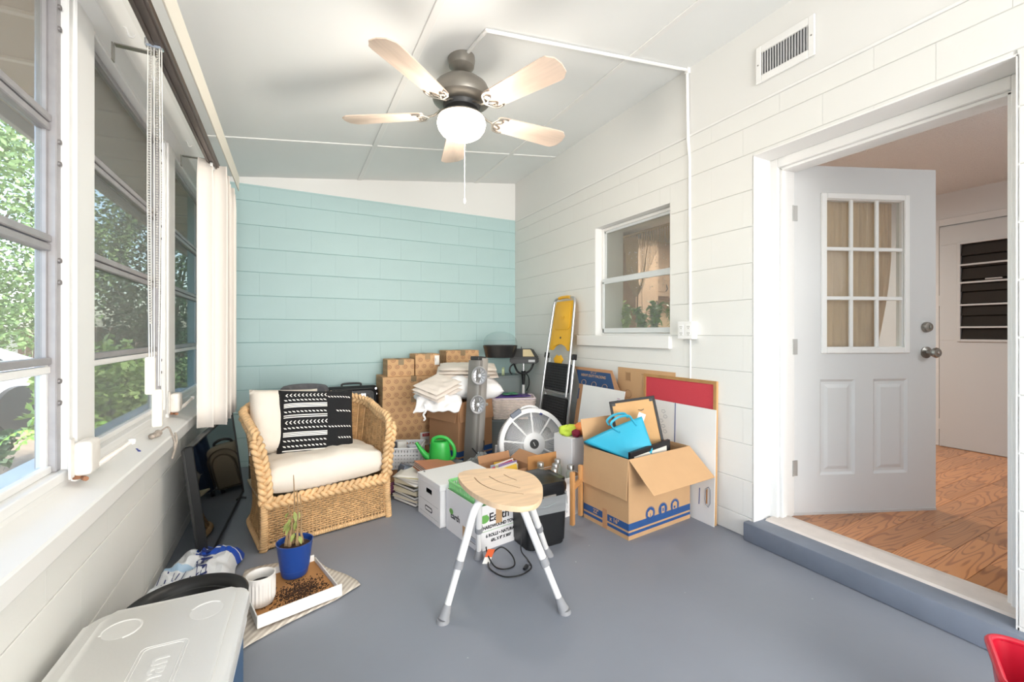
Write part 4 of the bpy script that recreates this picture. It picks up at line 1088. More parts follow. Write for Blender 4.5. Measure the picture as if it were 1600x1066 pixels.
# patterned cartons
def swirl_mat():
    m = mat('printed_swirl_cardboard', 'c99e6c', .75)
    n = m.node_tree.nodes; l = m.node_tree.links; b = n['Principled BSDF']
    tc = n.new('ShaderNodeTexCoord'); sp = n.new('ShaderNodeSeparateXYZ'); l.new(tc.outputs['Object'], sp.inputs[0])
    def M(op, a, b_=None):
        q = n.new('ShaderNodeMath'); q.operation = op
        for i, v in enumerate((a, b_)):
            if v is None: continue
            if isinstance(v, (int, float)): q.inputs[i].default_value = v
            else: l.new(v, q.inputs[i])
        return q.outputs[0]
    u = M('ADD', sp.outputs[0], sp.outputs[1]); z = sp.outputs[2]
    row = M('FLOOR', M('DIVIDE', z, .060)); sh = M('MULTIPLY', M('MODULO', row, 2.0), .5)
    fu = M('SUBTRACT', M('FRACT', M('ADD', M('ADD', M('DIVIDE', u, .072), sh), 40.0)), .5); fz = M('SUBTRACT', M('FRACT', M('ADD', M('DIVIDE', z, .060), 40.0)), .5)
    r = M('SQRT', M('ADD', M('MULTIPLY', fu, fu), M('MULTIPLY', M('MULTIPLY', fz, fz), .8)))
    an = M('ARCTAN2', fz, fu)
    sp_ = M('SINE', M('ADD', M('MULTIPLY', r, 34.0), an))
    ink = M('MULTIPLY', M('GREATER_THAN', sp_, -.1), M('LESS_THAN', r, .33))
    mx = n.new('ShaderNodeMixRGB'); l.new(M('MULTIPLY', ink, .8), mx.inputs[0]); mx.inputs[1].default_value = lin('d0a679'); mx.inputs[2].default_value = lin('98694a')
    l.new(mx.outputs[0], b.inputs['Base Color'])
    return m
M_swirl = swirl_mat(); M_tape = glassy('clear_tape', 'f2e8d4', .3, .3, 'e8d4ac'); M_lblw = mat('white_label', 'eeece8', .6); M_red = mat('red_print', 'c23a40', .5)
M_ink = mat('black_ink', '26262a', .6); M_seam = mat('cardboard_edge', '8f6a45', .85)
def closed_carton(label, x0, x1, y0, y1, z0, h, rz=0., lid=None, group='swirl-printed shipping cartons', mt=None):
    t = thing('shipping_box', label, 'box', ((x0 + x1) / 2, (y0 + y1) / 2, z0), rz, group)
    w, d = x1 - x0, y1 - y0
    if lid:
        MB().box(-w / 2 + .004, w / 2 - .004, -d / 2 + .004, d / 2 - .004, 0, h - .01, .002).build('body', mt or M_swirl, t)
        MB().box(-w / 2, w / 2, -d / 2, d / 2, h - lid, h, .003).build('lid', mt or M_swirl, t)
    else:
        MB().box(-w / 2, w / 2, -d / 2, d / 2, 0, h - .003, .003).build('body', mt or M_swirl, t)
        MB().box(-w / 2 + .001, -.001, -d / 2 + .001, d / 2 - .001, h - .003, h).build('flap', mt or M_swirl, t, smooth=0); MB().box(.001, w / 2 - .001, -d / 2 + .001, d / 2 - .001, h - .003, h).build('flap', mt or M_swirl, t, smooth=0)
    MB().box(-.025, .025, -d / 2 - .0006, d / 2, h, h + .0006).box(-.025, .025, -d / 2 - .0008, -d / 2, h - min(.05, h * .4), h + .0006).build('tape', M_tape, t, smooth=0)
    return t
b1 = closed_carton('large swirl-printed carton on the floor, lowest of the stack by the teal wall', .735, 1.30, 3.93, 4.26, 0, .56)
b2 = closed_carton('flat swirl-printed carton resting on the large carton, with red shipping label below', .737, 1.298, 3.93, 4.26, .56, .19)
q = MB().box(-.055, .055, -.0012, 0, -.06, .06).build('label', M_lblw, b1, loc=(.115, -.166, .16), smooth=0)
MB().box(-.035, .035, -.0022, -.0012, .022, .048).build('red_stripe', M_red, q, smooth=0); MB().cyl((0, -.0022, -.025), (0, -.0012, -.025), .022, n=20).build('round_stamp', mat('pale_stamp', 'cfc8be', .7), q)
text('FRAGILE', .012, frontM(0, -.0026, .035), M_lblw, q)
b1['label'] = 'large swirl-printed carton with red and white label, lowest against the teal wall'
b2['label'] = 'flat swirl-printed carton lying on top of the large labelled carton'
closed_carton('smaller swirl-printed carton at the left end on top of the flat carton', .785, 1.03, 3.96, 4.18, .75, .155)
b4 = closed_carton('cube-like swirl-printed carton with white barcode label, right of the smallest one', 1.04, 1.275, 3.96, 4.18, .75, .20)
q = MB().box(-.022, .022, -.0012, 0, -.045, .045).build('label', M_lblw, b4, loc=(.09, -.111, .14), smooth=0)
for k in range(7): MB().box(-.014 + k * .0045, -.012 + k * .0045, -.002, -.0012, -.01, .02).build('bar', M_ink, q, smooth=0) if k < 1 else None
b5 = closed_carton('tall swirl-printed carton half hidden behind the stacked linens', 1.33, 1.74, 3.98, 4.27, 0, .76)
closed_carton('low lidded swirl-printed carton, rightmost and topmost by the teal wall', 1.355, 1.70, 4.0, 4.22, .76, .215, lid=.10)
# plain brown box with linens
pb = thing('linen_box', 'plain brown moving box with blue band holding pillows and folded linens', 'box', (1.375, 3.655, 0), R(20))
carton_panels(pb, .40, .40, .56, M_kraft2, flaps=(('f', .17, 172), ('l', .17, 168)))
M_blueink = mat('blue_carton_print', '27518a', .6)
MB().box(-.2008, .2008, -.2008, -.2, .10, .145).box(-.2008, .2008, -.2008, -.2, .06, .085).build('blue_band', M_blueink, pb, smooth=0, kind='stuff')
MB().box(-.2008, -.2, -.2, .2, .10, .145).box(-.2008, -.2, -.2, .2, .06, .085).build('blue_band', M_blueink, pb, smooth=0, kind='stuff')
M_lin = mat('cream_linen', 'e6dbd0', .95, bump=.15, bscale=120); M_shw = mat('white_cotton', 'f1efee', .95, bump=.1)
o = MB().puffy(.60, .44, .21, 22, e=.5, wr=.035, seed=1).build('bed_pillow', M_shw, loc=(1.41, 3.60, .67), rot=(R(4), R(3), R(-12)), smooth=60); tag(o, 'plump white bed pillow lying in the brown moving box', 'pillow')
def folded(name, lb, cat, w, d, layers, th, loc, rot, m, seed):
    t = thing(name, lb, cat, loc, 0, rot=rot)
    for k in range(layers):
        mb = MB(); ww = w * (1 - .03 * k); dd = d * (1 - .04 * k)
        mb.puffy(ww, dd, th, 16, e=.3, wr=.012, seed=seed + k * 3); mb.build('fold', m, t, loc=(.006 * (-1) ** k, .008 * k, th * .5 + k * th * .92), smooth=60)
    return t
folded('folded_blanket', 'cream folded blanket on the pillow, topmost of the linens', 'blanket', .54, .32, 3, .032, (1.43, 3.64, .765), (R(8), R(1), R(-20)), M_lin, 5)
folded('folded_sheet', 'cream folded sheet hanging over the left side of the linen box', 'sheet', .34, .28, 3, .03, (1.10, 3.45, .655), (R(14), R(-14), R(30)), M_lin, 21)
mb = MB()
def shf(u, v):
    x = -.19 + .36 * u; y = -.12 + .24 * v
    e = 1 - max(0, (abs(u - .5) * 2) ** 3) * .3
    z = -.13 * max(0, .55 - v) ** 1.2 * 1.6 - .05 * (1 - e) + .018 * noise.noise(Vector((u * 5, v * 4, 2))) + .008 * sin(u * 26 + v * 6)
    return (x + .02 * sin(v * 5), y + .02 * sin(u * 7), z)
mb.grid(shf, 26, 20); o = mb.build('white_sheet', M_shw, loc=(1.07, 3.36, .635), rot=(0, 0, R(-22)), smooth=70, thick=.022, sub=1); tag(o, 'bunched white sheet with tie spilling off the linen box to the left', 'sheet')
o2 = MB().tube(catmull([(0, 0, .05), (.01, -.01, 0), (-.008, -.012, -.03), (.006, -.015, -.06), (-.006, -.012, -.075)], 4), .008, 6).build('tie', M_shw, o, loc=(-.10, -.09, -.10))
# silver tower
M_silver = mat('champagne_silver', 'b3aea8', .4, .35); M_silver2 = mat('dark_silver', '8a8681', .42, .35)
tw = thing('tower_speaker', 'tall leaning silver tower speaker with two round drivers in front of the linens', 'speaker', (1.345, 3.24, 0), 0, rot=(R(-1), R(5.5), R(24)))
tw.scale = (.84, .84, 1.0); tw.location = (1.318, 3.24, 0)
MB().prism([(-.060, -.01), (-.058, -.045), (-.042, -.066), (-.010, -.070), (-.010, .07), (-.06, .07)], 0, .925, bev=.003).build('front_column', M_silver2, tw)
MB().box(-.008, .078, -.066, .075, .0, .945, .008, seg=2).build('cabinet', M_silver, tw)
MB().box(-.055, .06, -.055, .06, .925, .958, .006).build('top_cap', M_dark2, tw)
for z in (.80, .565):
    T = TR(-.038, -.062, z, pi / 2, 0, R(-52))
    o = MB().lathe([(0, -.03), (.062, -.03), (.074, .0), (.077, .012), (.070, .022), (.062, .016), (.056, .004), (.022, -.004), (.014, .006), (0, .010)], 36, T=T).build('driver', mat('speaker_ring_silver', 'c4c4c6', .42, .6), tw)
    mb = MB()
    for k in range(12): mb.cbox((.030 * cos(k * pi / 6), .030 * sin(k * pi / 6), .008), (.026, .0025, .002), 0, T=T, rot=Matrix.Rotation(k * pi / 6, 4, 'Z')) if False else mb.tube([Vector((.018 * cos(k * pi / 6), .018 * sin(k * pi / 6), .010)), Vector((.060 * cos(k * pi / 6), .060 * sin(k * pi / 6), .010))], .0016, 4, T=T)
    mb.build('grille', M_dark2, o, kind='stuff')
    MB().cyl((.02, -.07, z), (.085, -.075, z + .0), .018, .012, n=16).build('side_boss', M_silver, tw)
MB().tube(catmull([(-.075, -.05, .22), (-.02, -.10, .17), (.05, -.09, .24), (.09, -.02, .30), (.085, .06, .33)], 6), .0045, 6).build('power_cord', M_dark, tw)
# round floor fan
M_fanw = mat('white_fan_plastic', 'e4e3e2', .4); M_fang = mat('fan_grey', '8d9096', .5)
ff = thing('floor_fan', 'round white high-velocity floor fan facing the room', 'fan', (1.668, 2.86, .0), 0, rot=(0, 0, R(-12)))
FT = TR(0, 0, .290, pi / 2 - R(12), 0, 0)
FR = .272
MB().lathe([(FR - .010, .028), (FR, .022), (FR + .004, 0), (FR - .004, -.06), (FR - .03, -.105), (FR - .05, -.11), (FR - .06, -.105), (FR - .036, -.05), (FR - .030, .01), (FR - .034, .026), (FR - .010, .028)], 72, T=FT).build('housing', M_fanw, ff)
mb = MB()
for k in range(132):
    a = 2 * pi * k / 132
    r0, r1 = .080, FR - .036
    pts = [Vector((cos(a + q * .18) * (r0 + (r1 - r0) * q), sin(a + q * .18) * (r0 + (r1 - r0) * q), .010 + .014 * (1 - q * q))) for q in (0, .33, .66, 1)]
    mb.tube(pts, .0017, 4, T=FT, cap=False)
mb.build('grille_wires', M_fanw, ff, kind='stuff')
sp0 = None
for k in range(9):
    a = 2 * pi * k / 9 + .2
    MB().tube([Vector((cos(a) * .07, sin(a) * .07, .030)), Vector((cos(a) * .15, sin(a) * .15, .026)), Vector((cos(a) * (FR - .03), sin(a) * (FR - .03), .014))], .0085, 6, T=FT, flat=.6).build('grille_spoke', M_fanw, ff)
hb = MB().lathe([(.034, .036), (.072, .038), (.086, .034), (.092, .02), (.092, .0), (.034, .0)], 40, T=FT).build('hub_cap', M_fanw, ff)
MB().lathe([(0, .030), (.030, .032), (.036, .038), (.034, .0), (0, .0)], 28, T=FT).build('hub_badge', M_dark2, hb); MB().tube([(0.006, -.014, .035), (-.006, .014, .035)], .003, 6, T=FT).build('badge_mark', M_fanw, hb)
mb = MB()
for k in range(5):
    a = 2 * pi * k / 5
    mb.grid(lambda u, v: (cos(a + (v - .5) * (1.0 - .2 * u)) * (.05 + .16 * u), sin(a + (v - .5) * (1.0 - .2 * u)) * (.05 + .16 * u), -.04 + (v - .5) * .035), 6, 6, T=FT)
    o = mb.build('fan_blade', M_fang, ff, smooth=60, thick=.002); mb = MB()
mb.bm.free()
mb = MB()
for k in range(58):
    a = R(20) + R(150) * k / 57
    mb.cbox((cos(a) * (FR + .003), sin(a) * (FR + .003), -.012), (.0022, .0042, .034), 0, T=FT, rot=Matrix.Rotation(a, 4, 'Z'))
mb.build('vent_slots', M_dark2, ff, kind='stuff', smooth=0)
mb = MB(); fk = [(cos(R(a)) * (FR + .0), sin(R(a)) * (FR + .0), -.05) for a in (68, 72)]
MB().tube(catmull([(-.075, .245, -.03), (-.06, .275, -.04), (.0, .290, -.045), (.06, .275, -.04), (.075, .245, -.03)], 6), .011, 8, T=FT).build('handle', M_fanw, ff)
MB().cbox((-.13, .235, .024), (.095, .042, .014), .006, T=FT, rot=Matrix.Rotation(R(32), 4, 'Z')).build('control_dial', mat('slate_plastic', '555d6b', .4), ff)
MB().cbox((.075, .225, .024), (.025, .018, .008), .004, T=FT, rot=Matrix.Rotation(R(-20), 4, 'Z')).build('blue_clip', mat('navy_plastic', '2a3878', .4), ff)
MB().tube(catmull([(-FR + .0, .07, .28), (-FR + .01, .09, .15), (-.18, .06, .02), (0, .0, .012), (.18, .06, .02), (FR - .01, .09, .15), (FR - .0, .07, .28)], 5), .011, 8).build('stand', M_fanw, ff)
# tote + woven basket + folder
M_clearp = glassy('clear_plastic_bin', 'dfe4e4', .30, .25, 'cfd6d6')
def clear_bin(lb, x, y, z, w, d, h, rz=0, group='clear storage bins in the corner', fillc=None, lidm=None):
    t = thing('storage_bin', lb, 'storage bin', (x, y, z), rz, group)
    mb = MB(); pr0 = rrect(w * .9, d * .9, .02); pr1 = rrect(w * .97, d * .97, .025)
    a = [mb.bm.verts.new((p[0], p[1], .002)) for p in pr0]; b = [mb.bm.verts.new((p[0], p[1], h)) for p in pr1]
    n = len(a); mb.bm.faces.new(a[::-1])
    for i in range(n): mb.bm.faces.new((a[i], a[(i + 1) % n], b[(i + 1) % n], b[i]))
    mb.build('tub', M_clearp, t, smooth=40, recalc=False)
    MB().tube([(p[0], p[1], h - .004) for p in rrect(w, d, .03)], .006, 6, closed=True).build('rim', lidm or M_clearp, t)
    MB().prism(rrect(w, d, .03), h, h + .010, bev=.003).build('lid', lidm or M_clearp, t)
    return t
clear_bin('clear tote under the woven basket, on the floor', 1.90, 3.66, 0, .46, .32, .335, R(-24))
clear_bin('clear bin on the floor in the far corner behind the hair dryer', 1.98, 4.03, 0, .40, .30, .36, 0)
clear_bin('clear bin stacked topmost in the far corner behind the hair dryer', 1.975, 4.04, .372, .42, .30, .33, 0)
for k, (dx, dy, z, c) in enumerate(((-.09, 0, .01, 'b8a07c'), (.08, .02, .01, '8a96a6'), (0, -.03, .12, 'c6c8cc'))):
    o = MB().puffy(.20, .20, .13, 10, e=.5, wr=.02, seed=k).build('folded_cloth', mat('bin_cloth_%d' % k, c, .95), loc=(1.90 + dx * .9, 3.66 - dx * .4 + dy, z + .075), rot=(0, 0, R(-24)), smooth=60)
    tag(o, ('tan cloth folded inside the clear tote under the woven basket', 'slate cloth folded inside the clear tote under the woven basket', 'pale grey cloth on top inside the clear tote under the woven basket')[k], 'cloth')
bk = thing('woven_basket', 'rectangular pale pink woven basket on the clear tote, behind the floor fan', 'basket', (1.90, 3.64, .3465), R(-24))
M_bsk = mat('pale_pink_weave', 'f3e2d8', .75, var=.1, vscale=30, bump=.2)
BW, BD, BH = .40, .27, .19
mb = MB()
for r in range(12):
    z = .008 + r * .0155; pts = []
    P_ = rrect(BW - .012 + .001 * r, BD - .012 + .001 * r, .02, 3)
    dense = []
    for i in range(len(P_)):
        a, b = Vector((*P_[i], 0)), Vector((*P_[(i + 1) % len(P_)], 0)); n = max(1, int((b - a).length / .012))
        dense += [a + (b - a) * j / n for j in range(n)]
    for i, p in enumerate(dense):
        nn = Vector((p.x / BW, p.y / BD, 0)).normalized(); pts.append((p + nn * (.003 * (1 if (i // 2 + r) % 2 else -1))) + Vector((0, 0, z)))
    mb.tube(pts, .0085, 5, closed=True)
mb.build('weave', M_bsk, bk, kind='stuff', smooth=60)
MB().tube([(p[0], p[1], BH) for p in rrect(BW + .004, BD + .004, .025, 5)], .010, 8, closed=True).build('rim', mat('pink_rim', 'efdce0', .6), bk)
MB().box(-BW / 2 + .012, BW / 2 - .012, -BD / 2 + .012, BD / 2 - .012, .0, BH - .008).build('fabric_lining', mat('basket_lining', 'e8dcd8', .9), bk, smooth=0)
M_purple = mat('purple_plastic', '51308a', .35)
pf = thing('purple_folder', 'shiny purple folder with green and pink picture, lying on the woven basket', 'folder', (1.875, 3.62, .548), R(-20))
mb = MB(); mb.grid(lambda u, v: ((u - .5) * .34, (v - .5) * .24, .004 + .012 * sin(u * 5) * v + .01 * u), 10, 10); mb.build('cover', M_purple, pf, thick=.006, smooth=60)
MB().box(-.09, .05, -.07, .06, .024, .027).build('picture', mat('green_pink_print', '4f9a70', .5, var=.8, vscale=25), pf, rot=(0, R(-2), R(8)), smooth=0)
# bonnet hair dryer on a stand
hd = thing('hair_dryer', 'salon bonnet hair dryer with clear dome on a white pole, in the back corner', 'hair dryer', (2.105, 3.80, .0), R(-27))
MB().cyl((0, 0, .03), (0, 0, .64), .013, n=14).build('pole', M_plw, hd); MB().cyl((0, 0, .58), (0, 0, .68), .014, .020, n=14).cyl((0, 0, .68), (0, 0, .72), .02, .024, n=14).build('collar', M_dark, hd)
MB().cyl((0, 0, .70), (0, 0, .82), .010, n=12).build('inner_pole', M_chrome, hd)
MB().cyl((0, 0, 0), (0, 0, .03), .05, n=16).build('base', M_dark, hd)
T = TR(0, 0, .88)
mb = MB(); q0 = [(-.14, -.10), (.13, -.115), (.16, .06), (-.13, .10)]; q1 = [(-.09, -.035), (.075, -.03), (.10, .05), (-.09, .07)]
v0, v1, v2 = [[mb.bm.verts.new((x, y, z)) for x, y in q] for q, z in ((q0, .80), (q0, .855), (q1, .945))]
mb.bm.faces.new(v0[::-1]); mb.bm.faces.new(v2)
for a_, b_ in ((v0, v1), (v1, v2)):
    for i in range(4): mb.bm.faces.new((a_[i], a_[(i + 1) % 4], b_[(i + 1) % 4], b_[i]))
bmesh.ops.bevel(mb.bm, geom=list(mb.bm.edges), offset=.010, segments=2, affect='EDGES')
mb.build('motor_head', M_dark2, hd)
mb = MB(); mb.bm.faces.new([mb.bm.verts.new(p) for p in ((-.01, -.101, .871), (.105, -.106, .871), (.068, -.044, .938), (-.008, -.042, .938))]); mb.build('control_plate', mat('tan_label', 'cdbb94', .5), hd, thick=.004, smooth=0)
MB().box(-.01, .055, -.003, .0, -.012, .012).build('label', mat('light_label', 'b9b9b9', .5), hd, loc=(.055, -.117, .828), rot=(0, 0, R(-3)), smooth=0)
mb = MB(); mb.cyl((-.12, -.01, .86), (-.06, 0, .86), .035, .05, n=20); mb.build('duct', M_dark2, hd)
HC = Vector((-.235, -.03, .88))
MB().lathe([(.125, -.005), (.150, -.02), (.168, .07), (.176, .10), (.170, .102), (.160, .075), (.143, -.012), (.120, .0), (.125, -.005)], 48, T=Matrix.Translation(HC)).build('bonnet_rim', mat('smoked_plastic', '2c2b2b', .12), hd)
M_dome = glassy('clear_dome', 'f2f5f5', .10, .04, 'dfe6e6')
MB().lathe([(.170, .10), (.172, .13), (.162, .165), (.136, .20), (.09, .226), (.04, .238), (0, .240)], 48, T=Matrix.Translation(HC)).build('dome', M_dome, hd)
MB().cyl((-.02, .02, .91), (-.02, .02, .965), .006, n=8).cyl((-.02, .02, .93), (-.02, .02, .935), .02, n=14).build('knob', M_chrome, hd)
MB().tube(catmull([(-.10, -.06, .80), (-.06, -.09, .72), (0, -.07, .70), (.06, -.08, .73), (.10, -.06, .80)], 6), .010, 8).tube(catmull([(-.06, .0, .80), (-.12, -.05, .78), (-.14, -.06, .73), (-.12, -.04, .69)], 5), .008, 8).build('yoke', M_dark, hd)
MB().tube(catmull([(.02, -.02, .70), (.05, -.03, .66), (.055, -.02, .58), (.03, -.01, .52)], 6), .005, 6).build('power_cord', M_dark, hd)
for c_ in hd.children:
    if c_.name.split('.')[0] not in ('pole', 'base'): c_.location.z += .045
tp = thing('tape_roll', 'roll of green tape standing on the clear bin beside the hair dryer', 'tape', (1.94, 3.93, .7135), R(60))
MB().lathe([(.022, -.012), (.042, -.012), (.042, .012), (.022, .012), (.022, -.012)], 32, T=TR(0, 0, .042, pi / 2)).build('tape', mat('pale_green_tape', 'b9c69a', .5), tp); MB().lathe([(.019, -.012), (.022, -.012), (.022, .012), (.019, .012), (.019, -.012)], 28, T=TR(0, 0, .042, pi / 2)).build('core', M_kraft2, tp)
# green watering can on a clear bin
clear_bin('low clear bin on the floor under the green watering can', .990, 3.06, 0, .33, .20, .165, R(-20), group='clear storage bins among the boxes')
M_can = mat('green_plastic', '35b048', .3)
wc = thing('watering_can', 'bright green plastic watering can with spout pointing left', 'watering can', (.988, 3.065, .1765), R(-26))
MB().lathe([(0, .002), (.078, .002), (.084, .01), (.086, .02), (.080, .075), (.073, .125), (.070, .15), (.064, .165), (.050, .170), (.046, .166), (.050, .15), (.05, .10), (0, .098)], 48, sy=.72).build('body', M_can, wc)
MB().tube(catmull([(-.060, 0, .035), (-.10, 0, .06), (-.145, 0, .115), (-.175, 0, .160)], 6), [.032, .030, .028, .027, .026, .025, .024, .022, .021, .020, .019, .017, .016, .015, .014, .013, .012, .012, .012], 14).build('spout', M_can, wc)
MB().tube(catmull([(-.055, 0, .155), (-.045, 0, .185), (.0, 0, .200), (.055, 0, .185), (.098, 0, .135), (.110, 0, .08), (.100, 0, .045), (.078, 0, .035)], 6), .0135, 12, flat=1.).build('handle', M_can, wc)
# white perforated crate on a brown box
bxl = thing('low_brown_box', 'low brown cardboard box under the white perforated crate', 'box', (.80, 3.44, 0), R(-24))
carton_panels(bxl, .32, .28, .10, M_kraft2); MB().box(-.155, .155, -.135, .135, .088, .096).build('contents', M_kraft2, bxl, smooth=0)
def perforated(t, w, d, h, m, nx, nz, hole, margin, name='side', th=.004):
    """four walls made of bars so the holes are real"""
    for (ww, T) in ((w, TR(0, -d / 2, 0)), (w, TR(0, d / 2, 0)), (d, TR(-w / 2, 0, 0, 0, 0, pi / 2)), (d, TR(w / 2, 0, 0, 0, 0, pi / 2))):
        mb = MB(); n = max(3, int(nx * ww / w)); x0 = -ww / 2; zs = [margin + (h - 2 * margin) * k / nz for k in range(nz + 1)]
        pitch = (ww - 2 * margin) / n; bar = pitch - hole
        mb.box(x0, x0 + margin, -th / 2, th / 2, 0, h, T=T).box(-x0 - margin, -x0, -th / 2, th / 2, 0, h, T=T).box(x0 + margin, -x0 - margin, -th / 2, th / 2, 0, margin, T=T).box(x0 + margin, -x0 - margin, -th / 2, th / 2, h - margin, h, T=T)
        for k in range(1, n): x = x0 + margin + k * pitch; mb.box(x - bar / 2, x + bar / 2, -th / 2, th / 2, margin, h - margin, T=T)
        bz = (h - 2 * margin) / nz - hole
        for k in range(1, nz): mb.box(x0 + margin, -x0 - margin, -th / 2 + .0004, th / 2 - .0004, zs[k] - bz / 2, zs[k] + bz / 2, T=T)
        mb.build(name, m, t, smooth=0)
    MB().box(-w / 2, w / 2, -d / 2, d / 2, 0, .004).build('base', m, t, smooth=0)
    MB().tube([(p[0], p[1], h) for p in rrect(w + .008, d + .008, .015, 3)], .006, 6, closed=True).build('rim', m, t)
wcr = thing('white_crate', 'white perforated plastic crate beside the wicker chair, holding odds and ends', 'basket', (.80, 3.42, .101), R(-24))
perforated(wcr, .30, .25, .16, mat('white_crate_plastic', 'e4e5e8', .4), 12, 5, .009, .014)
MB().box(-.14, .14, -.115, .115, .01, .10).build('liner', mat('crate_liner', 'b9bbc0', .8), wcr, smooth=0)
for k, (x, y, w, d, h, c, lb) in enumerate(((-.09, .02, .06, .08, .12, '3f4450', 'dark grey carton corner showing in the white perforated crate'), (-.02, .05, .07, .05, .13, 'd8d6d0', 'cream carton in the middle of the white perforated crate'), (.08, .0, .08, .07, .10, 'c8ccd4', 'pale blue-grey carton at the right in the white perforated crate'))):
    o = MB().cbox((0, 0, h / 2), (w, d, h), .004).build('small_carton', mat('odd_%d' % k, c, .6), loc=Vector((.80, 3.42, .205)) + Matrix.Rotation(R(-24), 3, 'Z') @ Vector((x, y, -.0)), rot=(0, 0, R(10 * k - 20)))
    o.scale = (1, 1, .55); tag(o, lb, 'carton')
# heaps of books, folders and papers on the floor
M_paper = mat('paper_white', 'f0ece4', .8); M_page = mat('page_cream', 'e6dcc2', .85); M_blackc = mat('black_cover', '232326', .5)
bks = [('black bound book lying lowest in the pile beside the bankers box', '232326', .24, .17, .022, 0), ('white spiral notebook second from the floor in the book pile', 'e6e0da', .25, .18, .018, 3), ('black bound book between two pale ones in the book pile', '28282c', .245, .175, .02, -4), ('cream paged book open-edged in the middle of the pile', 'e2d6b4', .23, .165, .03, 5), ('dark olive book near the top of the pile', '3c3d33', .235, .17, .02, -3), ('cream album topmost of the bound books by the bankers box', 'e8dcb8', .23, .165, .026, 6)]
z = .001
for k, (lb, c, w, d, h, rz) in enumerate(bks):
    t = thing('book', lb, 'book', (.760 + .004 * (k % 3), 2.925 + .006 * k, z), R(-66 + rz), 'books piled on the floor')
    MB().box(-w / 2, w / 2, -d / 2, d / 2, 0, .0025, .0005).box(-w / 2, w / 2, -d / 2, d / 2, h - .0025, h, .0005).box(-w / 2, w / 2, d / 2 - .0025, d / 2, .0025, h - .0025).build('cover', mat('cover_' + c, c, .5), t, smooth=0)
    MB().box(-w / 2 + .004, w / 2 - .004, -d / 2 + .004, d / 2 - .003, .0027, h - .0027).build('pages', M_page if k % 2 else M_paper, t, smooth=0)
    z += h + .0006
zt = z
pp = thing('paper_stack', 'loose white papers fanned over the book pile', 'papers', (.79, 2.92, zt + .002), R(-60))
for k in range(7):
    mb = MB(); mb.grid(lambda u, v: ((u - .5) * .28, (v - .5) * .20, .006 * sin(u * 4 + k) * v + .004), 6, 6)
    mb.build('sheet', M_paper if k != 5 else mat('yellow_sheet', 'efe4a2', .8), pp, loc=(.012 * (k % 3) - .01, .01 * (k % 2), .006 * k), rot=(R(3), 0, R(-14 + 6 * k)), thick=.001)
fo = thing('brown_folder', 'reddish brown accordion folder slanting over the papers behind the bankers box', 'folder', (.93, 2.90, zt + .045), 0, rot=(R(10), R(9), R(18)))
M_fold = mat('redrope_brown', 'b57a5c', .75)
MB().box(-.15, .15, -.11, .11, .03, .034, .001).build('front_flap', M_fold, fo); MB().box(-.15, .15, -.11, .11, -.012, -.008, .001).build('back_panel', M_fold, fo)
for k in range(6): MB().box(-.148, .148, -.105, .105, -.006 + k * .006, -.004 + k * .006).build('divider', M_paper if k % 2 else M_fold, fo, smooth=0)
pk = MB().cbox((0, 0, .04), (.09, .07, .08), .012, seg=2).build('shiny_packet', mat('silver_foil_pack', '8a93a6', .2, .6), loc=(.72, 3.07, zt - .01), rot=(.2, .3, .4)); tag(pk, 'dark shiny packet wedged between the chair and the papers', 'packet')
pk2 = MB().puffy(.12, .10, .07, 10, e=.5, wr=.02).build('plum_pouch', mat('plum_cloth', '6e3a58', .8, var=.4, vscale=30), loc=(.655, 3.10, .04), rot=(0, 0, .3)); tag(pk2, 'small plum coloured pouch on the floor behind the wicker chair leg', 'pouch')
# crumpled clear bag behind
cbg = thing('clear_plastic_bag', 'crumpled clear plastic bag between the watering can and the silver tower', 'bag', (1.26, 2.95, .15), R(20))
mb = MB(); mb.grid(lambda u, v: ((u - .5) * .24 + .02 * noise.noise(Vector((u * 9, v * 9, 1))), (v - .5) * .16, .10 * sin(pi * u) * sin(pi * v) + .07 * noise.noise(Vector((u * 6, v * 6, 4)))), 18, 14); mb.build('film', M_clearp, cbg, smooth=20)
sup = MB().box(-.13, .13, -.09, .09, 0, .125, .002).build('brown_carton', M_kraft2, loc=(1.275, 2.955, 0), rot=(0, 0, R(-8))); tag(sup, 'small closed brown carton under the crumpled clear bag', 'box')
# bankers box with lid
M_bank = mat('bankers_box_white', 'ebeae9', .6)
def holed_side(mb, w, h, th, T, hw=.085, hh=.03, hz=None):
    hz = hz or h * .70
    mb.box(-w / 2, -hw / 2, -th / 2, th / 2, 0, h, T=T).box(hw / 2, w / 2, -th / 2, th / 2, 0, h, T=T).box(-hw / 2, hw / 2, -th / 2, th / 2, 0, hz - hh / 2, T=T).box(-hw / 2, hw / 2, -th / 2, th / 2, hz + hh / 2, h, T=T)
bb = thing('bankers_box', 'lidded white bankers box with black hand hole, behind the open white carton', 'box', (.950, 2.602, 0), R(9))
w, d, h = .385, .305, .255
mb = MB(); holed_side(mb, d, h - .005, .004, TR(-w / 2, 0, 0, 0, 0, -pi / 2)); holed_side(mb, d, h - .005, .004, TR(w / 2, 0, 0, 0, 0, pi / 2))
mb.box(-w / 2, w / 2, -d / 2, -d / 2 + .004, 0, h - .005).box(-w / 2, w / 2, d / 2 - .004, d / 2, 0, h - .005).box(-w / 2, w / 2, -d / 2, d / 2, 0, .004); mb.build('body', M_bank, bb, smooth=0)
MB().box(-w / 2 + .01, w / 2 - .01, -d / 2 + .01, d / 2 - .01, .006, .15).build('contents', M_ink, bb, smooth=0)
MB().box(-w / 2 - .006, w / 2 + .006, -d / 2 - .006, d / 2 + .006, h - .040, h, .003).build('lid', M_bank, bb)
T = TR(-w / 2 - .0028, 0, 0, pi / 2, 0, -pi / 2)
